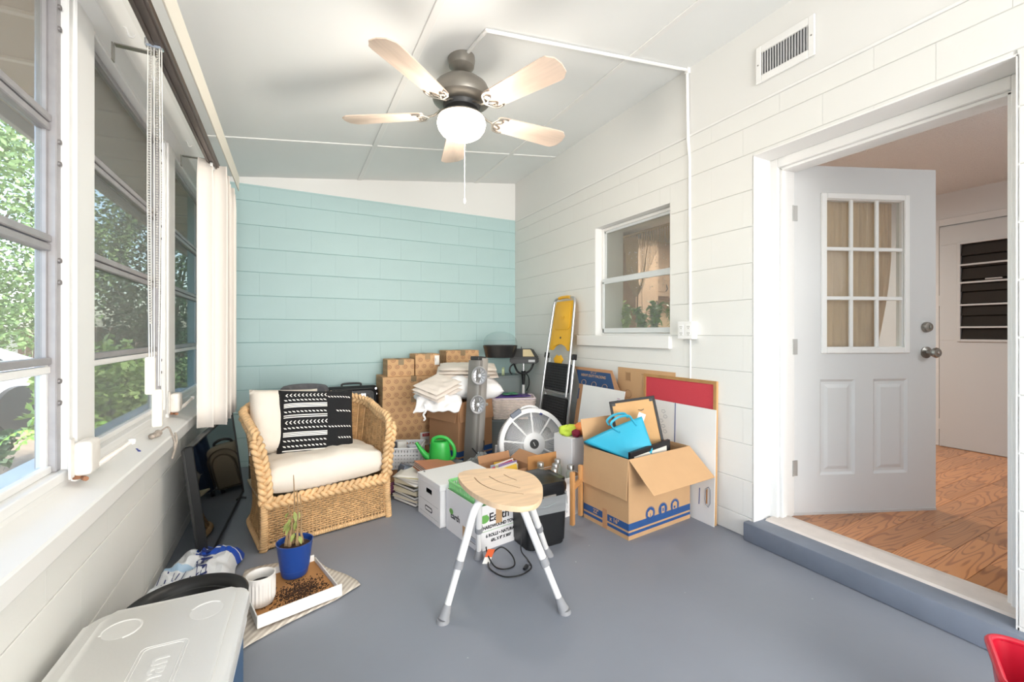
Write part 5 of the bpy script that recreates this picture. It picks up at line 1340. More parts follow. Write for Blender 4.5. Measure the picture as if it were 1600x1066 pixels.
o = MB().prism(rrect(.10, .030, .013), -.0004, .0004, T=T @ TR(0, .065, 0)).build('label_frame', M_ink, bb); MB().prism(rrect(.085, .016, .007), .0003, .0008, T=T @ TR(0, .065, 0)).build('label_field', M_bank, o)
for k in range(4): MB().box(-w / 2 - .0030, -w / 2 - .0024, -.13, .13, .028 + k * .026, .0285 + k * .026).build('printed_line', M_ink, bb, smooth=0) if k in (0, 3) else None
text('R-KIVE', .02, TR(-w / 2 + .03, -d / 2 + .03, h + .0005, 0, 0, 0), M_ink, bb) if False else text('PULL', .012, TR(-w / 2 + .03, d / 2 - .02, h + .0005, 0, 0, -pi / 2), M_ink, bb)
# open carton with green basket
eb_ = thing('open_white_carton', 'open white carton with Earth lettering and brown tape, under the stool', 'box', (.975, 2.255, 0), R(9))
w, d, h = .265, .355, .235
M_whc = mat('white_printed_carton', 'eceaea', .6); M_green = mat('leaf_green_print', '6fae57', .6)
def two_tone_carton(t, w, d, h, mo, mi, th=.004):
    mb = MB(); mb.box(-w / 2, w / 2, -d / 2, -d / 2 + th, 0, h).box(-w / 2, w / 2, d / 2 - th, d / 2, 0, h).box(-w / 2, -w / 2 + th, -d / 2 + th, d / 2 - th, 0, h).box(w / 2 - th, w / 2, -d / 2 + th, d / 2 - th, 0, h).box(-w / 2 + th, w / 2 - th, -d / 2 + th, d / 2 - th, 0, th); mb.build('body', mo, t, smooth=0)
    mb = MB(); e = th + .0006; mb.box(-w / 2 + th, w / 2 - th, -d / 2 + th, -d / 2 + e, th, h - .001).box(-w / 2 + th, w / 2 - th, d / 2 - e, d / 2 - th, th, h - .001).box(-w / 2 + th, -w / 2 + e, -d / 2 + th, d / 2 - th, th, h - .001).box(w / 2 - e, w / 2 - th, -d / 2 + th, d / 2 - th, th, h - .001); mb.build('inner_face', mi, t, smooth=0)
two_tone_carton(eb_, w, d, h, M_whc, M_kraft2)
F = lambda x, z, rz=0: frontM(x, -d / 2 - .0006, z)
text('Earth', .062, F(.0, .165), M_ink, eb_, bold=.0012)
o = MB().prism([(p[0] * .030, p[1] * .022) for p in [(cos(a * .3), sin(a * .3)) for a in range(21)]], 0, .0005, T=F(-.095, .165)).build('leaf_mark', M_green, eb_, smooth=0)
MB().tube([(-.125 + .0, -d / 2 - .0008, .165), (-.105, -d / 2 - .0008, .185), (-.075, -d / 2 - .0008, .185)], .0016, 4).build('leaf_stalk', M_green, o)
for s_, sz, z in (('HARDWOUND TOWEL', .0235, .118), ('6 ROLLS \u2022 NATURAL', .023, .072), ("6RL X 8\" X 800'", .021, .043)): text(s_, sz, F(.012, z), M_ink, eb_, bold=.0011, sx=.94)
MB().box(-.115, .115, -d / 2 - .0006, -d / 2, .098, .100).build('green_rule', M_green, eb_, smooth=0)
for k in range(7): MB().cyl((-.122, -d / 2 - .0006, .025 + k * .024), (-.122, -d / 2, .025 + k * .024), .003, n=8).build('dot', M_ink, eb_)
o = MB().box(-.022, .018, -d / 2 - .0012, -d / 2, .125, h).box(-.022, .018, -d / 2 - .0012, -d / 2 + .05, h, h + .001).build('brown_tape', M_kraft, eb_, smooth=0)
mb = MB().cyl((.112, -d / 2 - .0006, .03), (.112, -d / 2, .03), .010, n=20); mb.build('round_mark', M_ink, eb_)
L_ = lambda y, z: TR(-w / 2 - .0006, y, z, pi / 2, 0, -pi / 2)
text('Earth', .05, L_(.07, .10), M_ink, eb_, bold=.001); MB().prism([(cos(a * .3) * .022, sin(a * .3) * .016) for a in range(21)], 0, .0005, T=L_(.115, .12)).build('leaf_mark', M_green, eb_, smooth=0)
MB().box(-w / 2 - .0012, -w / 2, -.045, -.015, 0, .085).build('brown_tape', M_kraft, eb_, smooth=0)
for z in (.03, .037, .058): MB().box(-w / 2 - .0006, -w / 2, -.15, -.075, z, z + (.003 if z != .037 else .018)).build('address_block', M_ink if z != .037 else mat('grey_print', 'b9bcc4', .7), eb_, smooth=0)
gb = thing('green_basket', 'lime green slotted plastic basket inside the open white carton', 'basket', (.967, 2.275, .135), R(9))
M_lime = mat('lime_plastic', '8fdc8c', .4)
perforated(gb, .225, .30, .145, M_lime, 13, 3, .009, .010)
for k, (x, y, z, w_, d_, rz, c, lb) in enumerate(((-.03, .05, .075, .12, .16, 20, 'd9dbe4', 'pale grey notebook lying in the lime green basket'), (.03, -.05, .085, .13, .10, -15, '8e8aa8', 'lilac booklet lying in the lime green basket'), (-.02, -.08, .10, .10, .08, 35, 'cfc8c2', 'cream card on top in the lime green basket'), (.03, .08, .10, .08, .10, -30, '5d4f4a', 'dark brown wallet in the lime green basket'))):
    o = MB().cbox((0, 0, 0), (w_, d_, .012), .003).build('booklet', mat('bk_' + c, c, .6), loc=Vector((.967, 2.275, .14)) + Matrix.Rotation(R(9), 3, 'Z') @ Vector((x, y, z)), rot=(R(6), R(-8), R(rz))); tag(o, lb, 'booklet')
# black paper-shredder style bin with clear liner
bn = thing('waste_bin', 'tall black waste bin with domed lid and clear liner folded over its rim', 'bin', (1.222, 2.05, 0), R(2))
w, d = .262, .235
MB().prism(rrect(w * .90, d * .88, .03), .0, .03, bev=.006).build('foot', M_dark, bn)
mb = MB(); a_, b_ = rrect(w * .93, d * .92, .03), rrect(w, d, .035)
va = [mb.bm.verts.new((p[0], p[1], .02)) for p in a_]; vb = [mb.bm.verts.new((p[0], p[1], .262)) for p in b_]; n = len(va)
mb.bm.faces.new(va[::-1]); mb.bm.faces.new(vb)
for i in range(n): mb.bm.faces.new((va[i], va[(i + 1) % n], vb[(i + 1) % n], vb[i]))
mb.build('body', M_dark, bn, smooth=50)
ld = MB().prism(rrect(w + .008, d + .008, .045, 6), .264, .345, bev=.030).build('lid', mat('black_gloss_plastic', '131315', .25), bn)
MB().cbox((0, -d / 2 - .006, .278), (.085, .010, .010), .003).build('latch', M_silver2, ld)
mb = MB(); rim = rrect(w + .010, d + .010, .04, 8); m_ = len(rim)
mb.grid(lambda u, v: (lambda p, q: (p[0] * (1 + .03 * v + .03 * noise.noise(Vector((u * 22, v * 5, 0)))), p[1] * (1 + .03 * v + .03 * noise.noise(Vector((u * 22, v * 5, 7)))), .272 - v * (.075 + .045 * noise.noise(Vector((cos(2 * pi * u) * 1.7, sin(2 * pi * u) * 1.7, 3))))))(rim[int(u * m_) % m_], 0), m_ , 10, closeu=True)
mb.build('liner', glassy('clear_film', 'd8dcde', .26, .18, 'e9edf0'), bn, smooth=25)
o = MB().tube(catmull([(-.05, -d / 2 - .004, .23), (-.02, -d / 2 - .008, .225), (.04, -d / 2 - .006, .235)], 4), .004, 6).build('liner_fold', M_clearp, bn)
# bath stool
M_bam = mat('pale_bamboo', 'e4c4a0', .5, var=.1, vscale=6, stretch=(1, 8, 1), bump=.05); M_tub = mat('white_enamel_tube', 'e6e5e3', .35); M_rub = mat('grey_rubber', '8e8f92', .7)
sx_, sy_ = .862, 1.70
st = thing('bath_stool', 'stool with slotted bamboo seat and four splayed white tube legs', 'stool', (sx_, sy_, 0))
OUT = [(0.719, 1.946), (0.769, 1.974), (0.858, 1.962), (0.975, 1.90), (1.030, 1.792), (1.008, 1.658), (0.955, 1.555), (0.890, 1.479), (0.828, 1.452), (0.771, 1.484), (0.720, 1.553), (0.690, 1.686), (0.692, 1.830)]
outl = [(p.x, p.y) for p in catmull([(x - sx_, y - sy_, 0) for x, y in OUT], 5, closed=True)]
sbm = MB().prism(outl[::-1], .448, .470, bev=.006)
SLOT = [[(0.767, 1.86), (0.762, 1.767), (0.788, 1.666), (0.872, 1.573)], [(0.835, 1.844), (0.845, 1.752), (0.874, 1.682), (0.893, 1.640)], [(0.909, 1.837), (0.914, 1.783), (0.926, 1.735)]]
seat = sbm.build('seat', M_bam, st)
cb = MB()
for sl in SLOT: cb.tube(catmull([(x - sx_, y - sy_, .459) for x, y in sl], 6), .0048, 4, flat=6., up=(0, 0, 1))
cut = cb.build('slot_cutter', None, st, smooth=0)
md = seat.modifiers.new('slots', 'BOOLEAN'); md.object = cut; md.operation = 'DIFFERENCE'; md.solver = 'EXACT'
bpy.context.view_layer.update()
me2 = bpy.data.meshes.new_from_object(seat.evaluated_get(bpy.context.evaluated_depsgraph_get()))
seat.modifiers.clear(); seat.data = me2; bpy.data.objects.remove(cut)
mb = MB(); mb.tube([(x * .75, y * .75 , .444) for x, y in outl[::6]], .006, 6, closed=True); mb.build('under_ring', M_tub, st)
FEET = [((0.539, 1.633), (.690, 1.672), (.775, 1.70)), ((1.001, 1.459), (.868, 1.560), (.85, 1.62)), ((0.855, 2.014), (.765, 1.800), (.80, 1.76)), ((1.184, 1.871), (.965, 1.700), (.92, 1.71))]
for (fo_, kn, tp_) in FEET:
    f0 = Vector((fo_[0] - sx_, fo_[1] - sy_, 0)); k0 = Vector((kn[0] - sx_, kn[1] - sy_, .400)); t0 = Vector((tp_[0] - sx_, tp_[1] - sy_, .436))
    up = (k0 - f0); at_ = lambda z: f0 + up * (z / .400)
    lg = MB().tube(catmull([at_(.19), at_(.30), k0, k0 * .45 + t0 * .55 + Vector((0, 0, .012)), t0], 7), .0160, 14).build('leg', M_tub, st)
    MB().tube([at_(.035), at_(.20)], .0135, 14).build('lower_tube', M_tub, lg)
    MB().tube([at_(.185), at_(.215)], .0190, 16).build('collar', M_rub, lg)
    MB().tube([at_(.012) , at_(.022), at_(.055), at_(.060)], [.024, .021, .0165, .014], 18).cyl(f0, f0 + Vector((0, 0, .014)), .027, .023, n=22).build('rubber_foot', M_rub, lg)
# cord with orange warning tag
cd = thing('power_cord', 'loose black power cord with orange and white tag below the stool', 'cord', (.97, 1.95, .0))
cpts = [(1.065, 1.925, .25), (1.05, 1.90, .15), (1.03, 1.885, .06), (1.06, 1.87, .008), (1.04, 1.80, .006), (.96, 1.77, .006), (.885, 1.80, .006), (.86, 1.90, .006), (.90, 1.965, .02), (.96, 1.97, .05), (1.0, 1.93, .02), (.98, 1.86, .006), (.92, 1.85, .006), (.885, 1.89, .01), (.868, 1.93, .05), (.865, 1.945, .085)]
MB().tube(catmull([(x - .97, y - 1.95, z) for x, y, z in cpts], 7), .0035, 7).build('cord', M_dark, cd)
MB().tube([(.055, -.135, .012), (.03, -.15, .010)], [.011, .007], 8).build('plug', M_dark, cd); 
MB().box(.056, .074, -.133, -.131, .008, .010).build('prong', M_chrome, cd, smooth=0); MB().box(.056, .074, -.125, -.123, .008, .010).build('prong', M_chrome, cd, smooth=0)
tg = MB().box(-.022, .022, -.0006, .0006, .0, .042).build('orange_tag', mat('orange_tag', 'e2683a', .5), cd, loc=(-.10, -.022, .040), rot=(R(12), R(18), R(10)), smooth=0)
MB().box(-.022, .022, -.0006, .0006, -.035, .0).build('white_tag_end', M_paper, tg, smooth=0)
# carton of papers and cut-down box of bottles behind the bin
pc_ = thing('paper_carton', 'open brown carton full of papers and envelopes behind the bamboo stool seat', 'box', (1.30, 2.60, 0), R(9))
carton_panels(pc_, .27, .26, .25, M_kraft2, flaps=(('b', .05, 20), ('r', .10, 60)))
pl_ = [('ffd24a', 'yellow printed flyer'), ('f0ede6', 'white envelope'), ('9a7fb2', 'purple edged card'), ('e9dcb0', 'cream booklet'), ('d0506a', 'pink edged magazine'), ('f3f0ea', 'tall white folded letter'), ('c7d6e4', 'pale blue pamphlet'), ('e6b53c', 'golden yellow magazine')]
for k, (c, lb) in enumerate(pl_):
    o = MB().cbox((0, 0, .10), (.19 - .008 * (k % 3), .006, .20), .001).build('paper_item', mat('pi_' + c, c, .7), loc=Vector((1.30, 2.60, .055 + .008 * (k % 3))) + Matrix.Rotation(R(9), 3, 'Z') @ Vector((.01 * (k % 3) - .01, -.085 + k * .022, 0)), rot=(R(-14 + 3 * k), R(-6 + 4 * (k % 4)), R(9 + 5 * (k % 3))), smooth=0)
    tag(o, lb + ' standing in the open brown carton of papers', 'paper')
bx = thing('bottle_box', 'open brown and white carton of glass jars behind the black bin', 'box', (1.535, 2.335, 0), R(6))
two_tone_carton(bx, .25, .25, .24, M_whc, M_kraft2)
MB().box(-.125, .125, .124, .128, .20, .335, .001).build('back_flap', M_kraftin, bx, rot=(R(-3), 0, 0))
mlb = ['nearest left', 'nearest right', 'middle', 'far left', 'far right']
for k, (x, y) in enumerate(((-.07, -.07), (.06, -.075), (-.005, 0), (-.07, .075), (.07, .07))):
    t = thing('glass_jar', mlb[k] + ' grey-lidded glass jar in the carton behind the black bin', 'jar', Vector((1.535, 2.335, .095)) + Matrix.Rotation(R(6), 3, 'Z') @ Vector((x, y, 0)), group='jars in the open carton')
    MB().lathe([(0, .0), (.026, .0), (.030, .005), (.030, .15), (.020, .17), (.020, .18), (0, .18)], 18).build('jar', M_jar, t); MB().lathe([(0, .205), (.020, .205), (.023, .20), (.023, .178), (0, .178)], 18).build('lid', mat('brushed_lid', 'b5b2ac', .3, .8), t)
# little wooden chair frame
M_beech = mat('varnished_beech', 'c48f5a', .45, var=.08, vscale=6, stretch=(8, 8, 1))
wf = thing('wooden_stool', 'small varnished wooden stool between the black bin and the big moving box', 'stool', (1.515, 2.185, 0), R(24))
for (x, y) in ((-.075, -.085), (.075, -.055), (-.075, .06), (.075, .075)):
    MB().cbox((0, 0, .1675), (.026, .026, .315 if y < 0 else .29), .005, seg=2).build('leg', M_beech, wf, loc=(x, y, 0.002 if y < 0 else -.010))
bpy.data.objects.remove(wf.children[3]); 
MB().cbox((0, -.07, .23), (.150, .018, .035), .003, rot=Matrix.Rotation(R(11), 4, 'Z')).build('rail', M_beech, wf)
# ================= RIGHT PILE =================
def plane_panel(name, m, parent, P0, PX, PY, w, h, th, poly=None, bev=0.):
    """flat board: P0 lower corner, unit vectors PX (along) and PY (up), thickness th behind"""
    X = Vector(PX).normalized(); Y = Vector(PY); Y = (Y - X * Y.dot(X)).normalized(); Z = X.cross(Y)
    M = Matrix((( X.x, Y.x, Z.x, P0[0]), (X.y, Y.y, Z.y, P0[1]), (X.z, Y.z, Z.z, P0[2]), (0, 0, 0, 1)))
    o = MB().prism(poly or [(0, 0), (w, 0), (w, h), (0, h)], -th, 0, bev=bev).build(name, m, parent, smooth=0)
    o.matrix_local = M
    return o, M
# big moving box
mbx = thing('moving_box', 'large open moving box with blue bands and icons, flaps folded out, by the right wall', 'box', (1.915, 2.003, 0), R(5))
w, d, h = .545, .365, .447
carton_panels(mbx, w, d, h, M_kraft, flaps=(('f', .225, 131), ('l', .225, 176), ('b', .16, 14)))
for side in (0, 1):
    T = TR(0, -d / 2, 0, pi / 2) if side == 0 else TR(-w / 2, 0, 0, pi / 2, 0, -pi / 2)
    L = w if side == 0 else d
    for z0, z1 in ((.052, .091), (.024, .041)):
        if side == 0: MB().prism([(-L / 2, z0), (L / 2, z0), (L / 2, z1), (-L / 2, z1)], 0, .0006, T=T).build('blue_band', M_blueink, mbx, smooth=0)
        else:
            MB().prism([(-L / 2, z0), (-.02, z0), (-.02, z1), (-L / 2, z1)], 0, .0006, T=T).build('blue_band', M_blueink, mbx, smooth=0)
            MB().prism([(.02, z0), (L / 2, z0), (L / 2, z1), (.02, z1)], 0, .0006, T=T).build('blue_band', M_blueink, mbx, smooth=0)
    if side == 1:
        text('22"', .034, T @ TR(-.075, .072, .0009), M_kraft, mbx, bold=.0006); text('x 16"', .034, T @ TR(.075, .072, .0009), M_kraft, mbx, bold=.0006)
        MB().prism([(-.018, 0), (.018, 0), (.018, .115), (-.018, .115)], 0, .0012, T=T).build('brown_tape', M_kraft2, mbx, smooth=0)
    else:
        for k, x in enumerate((-.095, .015, .125)):
            c = MB().prism([(x + .036 * cos(a * .2618), .112 + .036 * sin(a * .2618)) for a in range(24)], .0006, .0010, T=T).build('icon_disc', M_blueink, mbx, smooth=0)
            MB().tube([T @ Vector((x + .0395 * cos(a * .2618), .112 + .0395 * sin(a * .2618), .0008)) for a in range(24)], .0011, 4, closed=True).build('icon_ring', M_blueink, c)
            if k == 0: MB().prism([(x - .022, .10), (x, .088), (x + .022, .10), (x + .022, .122), (x, .134), (x - .022, .122)], .001, .0014, T=T).build('box_icon', M_kraft, c, smooth=0); MB().prism([(x - .002, .088), (x + .002, .088), (x + .002, .112), (x - .002, .112)], .0014, .0018, T=T).build('icon_line', M_blueink, c, smooth=0)
            elif k == 1:
                MB().prism([(x - .012, .090), (x + .014, .090), (x + .014, .130), (x - .012, .130)], .001, .0014, T=T @ TR(0, 0, 0)).build('scroll_icon', M_kraft, c, smooth=0); MB().prism([(x - .004, .100), (x + .007, .100), (x + .007, .120), (x - .004, .120)], .0014, .0018, T=T).build('icon_line', M_blueink, c, smooth=0)
            else:
                MB().prism([(x - .020, .092), (x + .020, .092), (x + .020, .126), (x, .138), (x - .020, .126)], .001, .0014, T=T).build('house_icon', M_kraft, c, smooth=0); MB().prism([(x - .012, .096), (x + .004, .096), (x + .004, .110), (x - .012, .110)], .0014, .0018, T=T).build('icon_line', M_blueink, c, smooth=0)
# teal tote bag
M_tote = mat('teal_leatherette', '2ba3c0', .45, bump=.1, bscale=200)
C = [Vector(p) for p in ((1.597, 2.122, .483), (1.746, 1.875, .414), (1.882, 1.839, .469), (1.884, 1.929, .644), (1.773, 2.008, .589))]
org = Vector((1.74, 1.92, .30))
tt = thing('tote_bag', 'turquoise tote bag with two handles standing in the large moving box', 'bag', org)
nrm = (C[2] - C[0]).cross(C[3] - C[1]).normalized()
if nrm.y > 0: nrm = -nrm
mb = MB()
def totef(u, v, o):
    a = C[0] * (1 - u) + C[3] * u; b = C[1] * (1 - u) + C[2] * u
    a = a + (Vector((C[4]) - (C[0] * .45 + C[3] * .55)) * 4 * u * (1 - u)) * .55
    p = a * (1 - v) + b * v
    low = Vector((0, .02, -.16)) * max(0, v - .999) * 0
    return p + nrm * (.018 * sin(pi * u) * sin(pi * min(1, v * .9 + .1)) + o) - org
mb.grid(lambda u, v: totef(u, v, 0), 18, 12); mb.build('front_face', M_tote, tt, smooth=60, thick=.004)
mb = MB(); mb.grid(lambda u, v: totef(u, v, -.05 - .03 * sin(pi * u)), 18, 12); mb.build('back_face', M_tote, tt, smooth=60, thick=.004)
mb = MB(); mb.grid(lambda u, v: totef(1, u, -v * .05), 10, 4); mb.grid(lambda u, v: totef(0, u, -v * .05), 10, 4); mb.build('gusset', mat('teal_dark', '1d7f99', .5), tt, smooth=60, thick=.003)
mb = MB(); mb.grid(lambda u, v: (C[1] * (1 - u) + C[2] * u + Vector((-.005 * v, .05 * v, -.16 * v)) - org), 8, 4); mb.build('lower_face', M_tote, tt, smooth=60, thick=.004)
H0 = [totef(.50, .22, .006), totef(.48, .02, .004), totef(.52, -.16, .0), totef(.66, -.24, .0), totef(.80, -.16, .0), totef(.82, .02, .004), totef(.84, .22, .006)]
MB().tube(catmull(H0, 6), .0075, 8, flat=.35).build('handle', M_tote, tt)
MB().tube(catmull([p + Vector((.01, .05, .005)) for p in H0[1:-1]], 6), .0075, 8, flat=.35).build('handle', M_tote, tt)
ps = MB().box(-.022, .022, -.006, .0, 0, .10, .001).build('white_papers', M_paper, loc=(1.875, 1.96, .565), rot=(R(-10), R(22), R(-30))); tag(ps, 'white papers poking out of the turquoise tote bag', 'papers')
# picture frame seen from behind
fr1 = [Vector(p) for p in ((1.791, 2.206, .713), (1.895, 1.944, .758), (1.961, 1.767, .512), (1.802, 2.045, .445))]
fr1 = [Vector((1.816, 2.147, .707)), Vector((2.041, 1.982, .754)), Vector((2.076, 1.852, .48))]
Xv = (fr1[1] - fr1[0]); Yv = (fr1[1] - fr1[2]); fw = Xv.length; fh = .43
pf1 = thing('picture_frame', 'black framed picture turned to show its tan backing, upright in the moving box', 'picture frame', fr1[0])
Xn = Xv.normalized(); Yn = (Yv - Xn * Yv.dot(Xn)).normalized(); Zn = Xn.cross(Yn)
Mf = Matrix(((Xn.x, Yn.x, Zn.x, 0), (Xn.y, Yn.y, Zn.y, 0), (Xn.z, Yn.z, Zn.z, 0), (0, 0, 0, 1)))
def framed(t, Mf, w, h, bw, mf, back, mback, th=.018):
    for (a, b, c, e) in ((0, w, -bw, 0), (0, w, -h, -h + bw), (0, bw, -h + bw, -bw), (w - bw, w, -h + bw, -bw)):
        MB().box(a, b, c, e, -th, 0, .002, T=Mf).build('frame_rail', mf, t)
    o = MB().box(bw * .7, w - bw * .7, -h + bw * .7, -bw * .7, -.010, -.004, T=Mf).build(back, mback, t, smooth=0)
    return o
M_mdf = mat('tan_hardboard', 'c99e6c', .8, var=.05, vscale=9, bump=.1)
M_bfr = mat('black_frame_paint', '17171a', .45)
framed(pf1, Mf, fw, fh, .016, M_bfr, 'backing_board', M_mdf)
for x, y in ((.02, -.02), (fw - .02, -.02)):
    MB().box(x - .016, x + .016, y - .012, y + .008, -.004, -.001, T=Mf).build('corner_bracket', M_dark2, pf1)
MB().tube([Mf @ Vector((fw * .60, -.075, -.002)), Mf @ Vector((fw * .66, -.082, .004)), Mf @ Vector((fw * .72, -.075, -.002))], .002, 6).build('hanger', M_dark2, pf1)
# second black frame with pale mat, low in the box
pf2 = thing('picture_frame', 'black frame with cream mat lying low against the front of the moving box', 'picture frame', (1.700, 1.826, .472))
Xn2 = Vector((.335, .028, .030)).normalized(); Yn2 = Vector((.0, -.04, 1)); Yn2 = (Yn2 - Xn2 * Yn2.dot(Xn2)).normalized(); Zn2 = Xn2.cross(Yn2)
Mf2 = Matrix(((Xn2.x, Yn2.x, Zn2.x, 0), (Xn2.y, Yn2.y, Zn2.y, 0), (Xn2.z, Yn2.z, Zn2.z, 0), (0, 0, 0, 1)))
framed(pf2, Mf2 @ TR(0, 0, 0), .345, .30, .030, M_bfr, 'mat_board', mat('cream_mat', 'e2ddd2', .8), .02)
# white carton with bright cloths, behind
wb2 = thing('white_carton', 'closed white carton under bright cloths, behind the large moving box', 'box', (1.755, 2.42, 0), R(3))
MB().box(-.115, .115, -.10, .10, 0, .452, .003).build('body', M_whc, wb2); MB().box(-.114, .114, -.001, .001, .452, .4528).build('lid_seam', M_seam, wb2, smooth=0)
for k, (x, y, z, sx, sy, sz, c, lb) in enumerate(((1.69, 2.41, .485, .15, .12, .07, 'c4d94a', 'neon yellow-green cloth on the white carton'), (1.695, 2.335, .478, .055, .06, .05, '8a2038', 'dark red cloth tucked under the orange one on the white carton'), (1.80, 2.36, .494, .21, .13, .085, 'ef8a4a', 'bright orange cloth draped on the white carton'), (1.85, 2.45, .485, .14, .11, .065, 'f0b060', 'pale orange cloth at the back of the white carton'))):
    mb = MB()
    def cf(u, v, k=k): 
        a = 2 * pi * u; t = v * pi; nn = 1 + .35 * noise.noise(Vector((cos(a) * 1.6, sin(a) * 1.6, v * 3 + k * 5)))
        return (cos(a) * sin(t) * sx / 2 * nn, sin(a) * sin(t) * sy / 2 * nn, max(-sz * .45, -cos(t) * sz / 2 * nn))
    mb.grid(cf, 28, 14, closeu=True); o = mb.build('cloth', mat('cloth_' + c, c, .8), loc=(x, y, z), smooth=30); tag(o, lb, 'cloth')
# flattened boxes and boards leaning on the wall
def leaning(name, lb, cat, xb, xt, ya, yb, h, th, m, poly=None, part='panel', bev=0., rz=0, group=None):
    """board with its foot at x=xb and head at x=xt, from y=ya (far) to y=yb (near)"""
    t = thing(name, lb, cat, (xb, ya, 0), 0, group)
    a = math.atan2(xt - xb, h)
    M = Matrix(((0, sin(a), -cos(a), 0), (-1, 0, 0, 0), (0, cos(a), sin(a), 0), (0, 0, 0, 1)))
    w = ya - yb
    MB().prism(poly or [(0, 0), (w, 0), (w, h), (0, h)], -th, 0, T=M, bev=bev).build(part, m, t, smooth=0)
    return t, M
G = 'flattened cartons and boards leaning on the right wall'
t, M = leaning('flattened_box', 'brown flattened carton with faint printed square, leaning behind the red pinboard', 'cardboard', 2.262, 2.268, 2.574, 2.017, .885, .003, M_kraft, group=G)
o = MB().prism([(.09, .79), (.135, .79), (.135, .85), (.09, .85)], 0, .0005, T=M).build('printed_square', mat('faded_print', 'a07c58', .8), t, smooth=0)
MB().tube([M @ Vector(p) for p in ((.085, .785, .001), (.14, .785, .001), (.14, .855, .001), (.085, .855, .001))], .0012, 4, closed=True).build('printed_border', mat('faded_print', 'a07c58', .8), t)
MB().tube([M @ Vector((.115 + .035 * cos(a * .3), .69 + .03 * sin(a * .3), .001)) for a in range(21)], .0022, 4, closed=True).build('printed_oval', mat('faded_print', 'a07c58', .8), t)
MB().prism([(.25, .845), (.42, .845), (.42, .85), (.25, .85)], 0, .0005, T=M).build('printed_line', mat('faded_print', 'a07c58', .8), t, smooth=0)
t, M = leaning('pinboard', 'red felt pinboard with thin oak frame leaning against the right wall', 'board', 2.247, 2.262, 2.288, 1.700, .858, .012, M_mdf, part='board_core', group=G)
wv, hv = .588, .858
M_redf = mat('red_felt', 'c8414c', .95, bump=.5, bscale=300); M_oakf = mat('oak_frame', 'b08654', .6, var=.15, vscale=12)
MB().prism([(.018, .018), (wv - .018, .018), (wv - .018, hv - .018), (.018, hv - .018)], 0, .002, T=M).build('felt', M_redf, t, smooth=0)
for a, b, c, e in ((0, wv, hv - .020, hv), (0, wv, 0, .020), (0, .020, .02, hv - .02), (wv - .020, wv, .02, hv - .02)):
    MB().prism([(a, c), (b, c), (b, e), (a, e)], 0, .007, T=M, bev=.001).build('frame_rail', M_oakf, t, smooth=0)
t, M = leaning('flattened_box', 'large white flattened carton with blue lines and hand hole, in front of the red pinboard', 'cardboard', 2.222, 2.240, 2.20, 1.690, .690, .004, M_cardw, group=G)
MB().prism([(.0, 0), (.51, 0), (.51, .69), (0, .69)], -.0048, -.004, T=M).build('brown_back', M_kraft, t, smooth=0)
MB().prism([(.205, .30), (.212, .30), (.212, .69), (.205, .69)], 0, .0006, T=M).build('blue_line', mat('slate_blue_print', '43558c', .6), t, smooth=0)
MB().prism([(.0, .275), (.36, .275), (.36, .305), (.0, .305)], 0, .0006, T=M).build('blue_line', mat('slate_blue_print', '43558c', .6), t, smooth=0)
for k in range(9): MB().tube([M @ Vector((.11 + .02 * sin(k * 2.1) + .018 * cos(q), .62 - k * .033 + .012 * sin(q), .001)) for q in (0, 1.2, 2.4, 3.6, 4.8)], .0010, 4, closed=True).build('line_drawing', mat('grey_ink', '8a8d94', .7), t)
MB().tube([M @ Vector(p) for p in ((.452, .115, .002), (.447, .15, .002), (.452, .21, .002), (.470, .225, .002), (.482, .21, .002), (.482, .13, .002), (.470, .105, .002))], .0022, 5, closed=True).build('hand_hole_rim', mat('grey_ink', '8a8d94', .7), t)
MB().prism([(.452, .12), (.462, .12), (.462, .215), (.452, .20)], 0, .0008, T=M).build('hand_hole', M_kraftin, t, smooth=0)
MB().prism([(.40, .10), (.406, .10), (.409, .20), (.403, .20)], 0, .0008, T=M).build('blue_mark', mat('slate_blue_print', '43558c', .6), t, smooth=0)
t, M = leaning('flattened_box', 'brown flattened carton with navy printed panel, leftmost of those leaning on the wall', 'cardboard', 2.07, 2.215, 3.07, 2.45, .87, .003, M_kraft2, poly=[(.10, 0), (.62, 0), (.62, .70), (.49, .87), (0, .87), (.10, .745)], group=G)
tr = lambda s, u: ((.035 + .44 * s) + (.10 + .03 * s) * (1 - u), .715 + .13 * u - .0 * s)
M_nvp = mat('navy_carton_print', '2c4a73', .65)
q = MB().prism([(.095, .73), (.565, .69), (.475, .845), (.035, .845)], 0, .0006, T=M).build('navy_panel', M_nvp, t, smooth=0)
for k in range(3): MB().tube([M @ Vector((.16 + k * .135 + .030 * cos(a * .35), .745 - k * .006 + .022 * sin(a * .35), .0012)) for a in range(18)], .0018, 4, closed=True).build('icon_ring', M_kraft, q)
text('HEAVY DUTY PACKING', .030, M @ TR(.27, .805, .0008, 0, 0, 0), M_kraft, q, bold=.0004); text('22" x 16"', .02, M @ TR(.27, .832, .0008), M_kraft, q)
MB().prism([(.10, .60), (.115, .60), (.115, .69), (.10, .69)], 0, .0006, T=M).build('navy_mark', M_nvp, t, smooth=0)
t, M = leaning('white_board', 'plain white board with small pink emblem, leaning in front of the navy-printed carton', 'board', 1.975, 2.105, 2.80, 2.315, .745, .005, M_cardw, group=G)
for k in range(6): MB().prism([(.415 + .010 * (k % 3), .685 - .012 * (k // 3)), (.422 + .010 * (k % 3), .681 - .012 * (k // 3)), (.426 + .010 * (k % 3), .690 - .012 * (k // 3))], 0, .0006, T=M).build('emblem_mark', mat('emblem_%d' % (k % 2), ('b0507a', '53508e')[k % 2], .6), t, smooth=0)
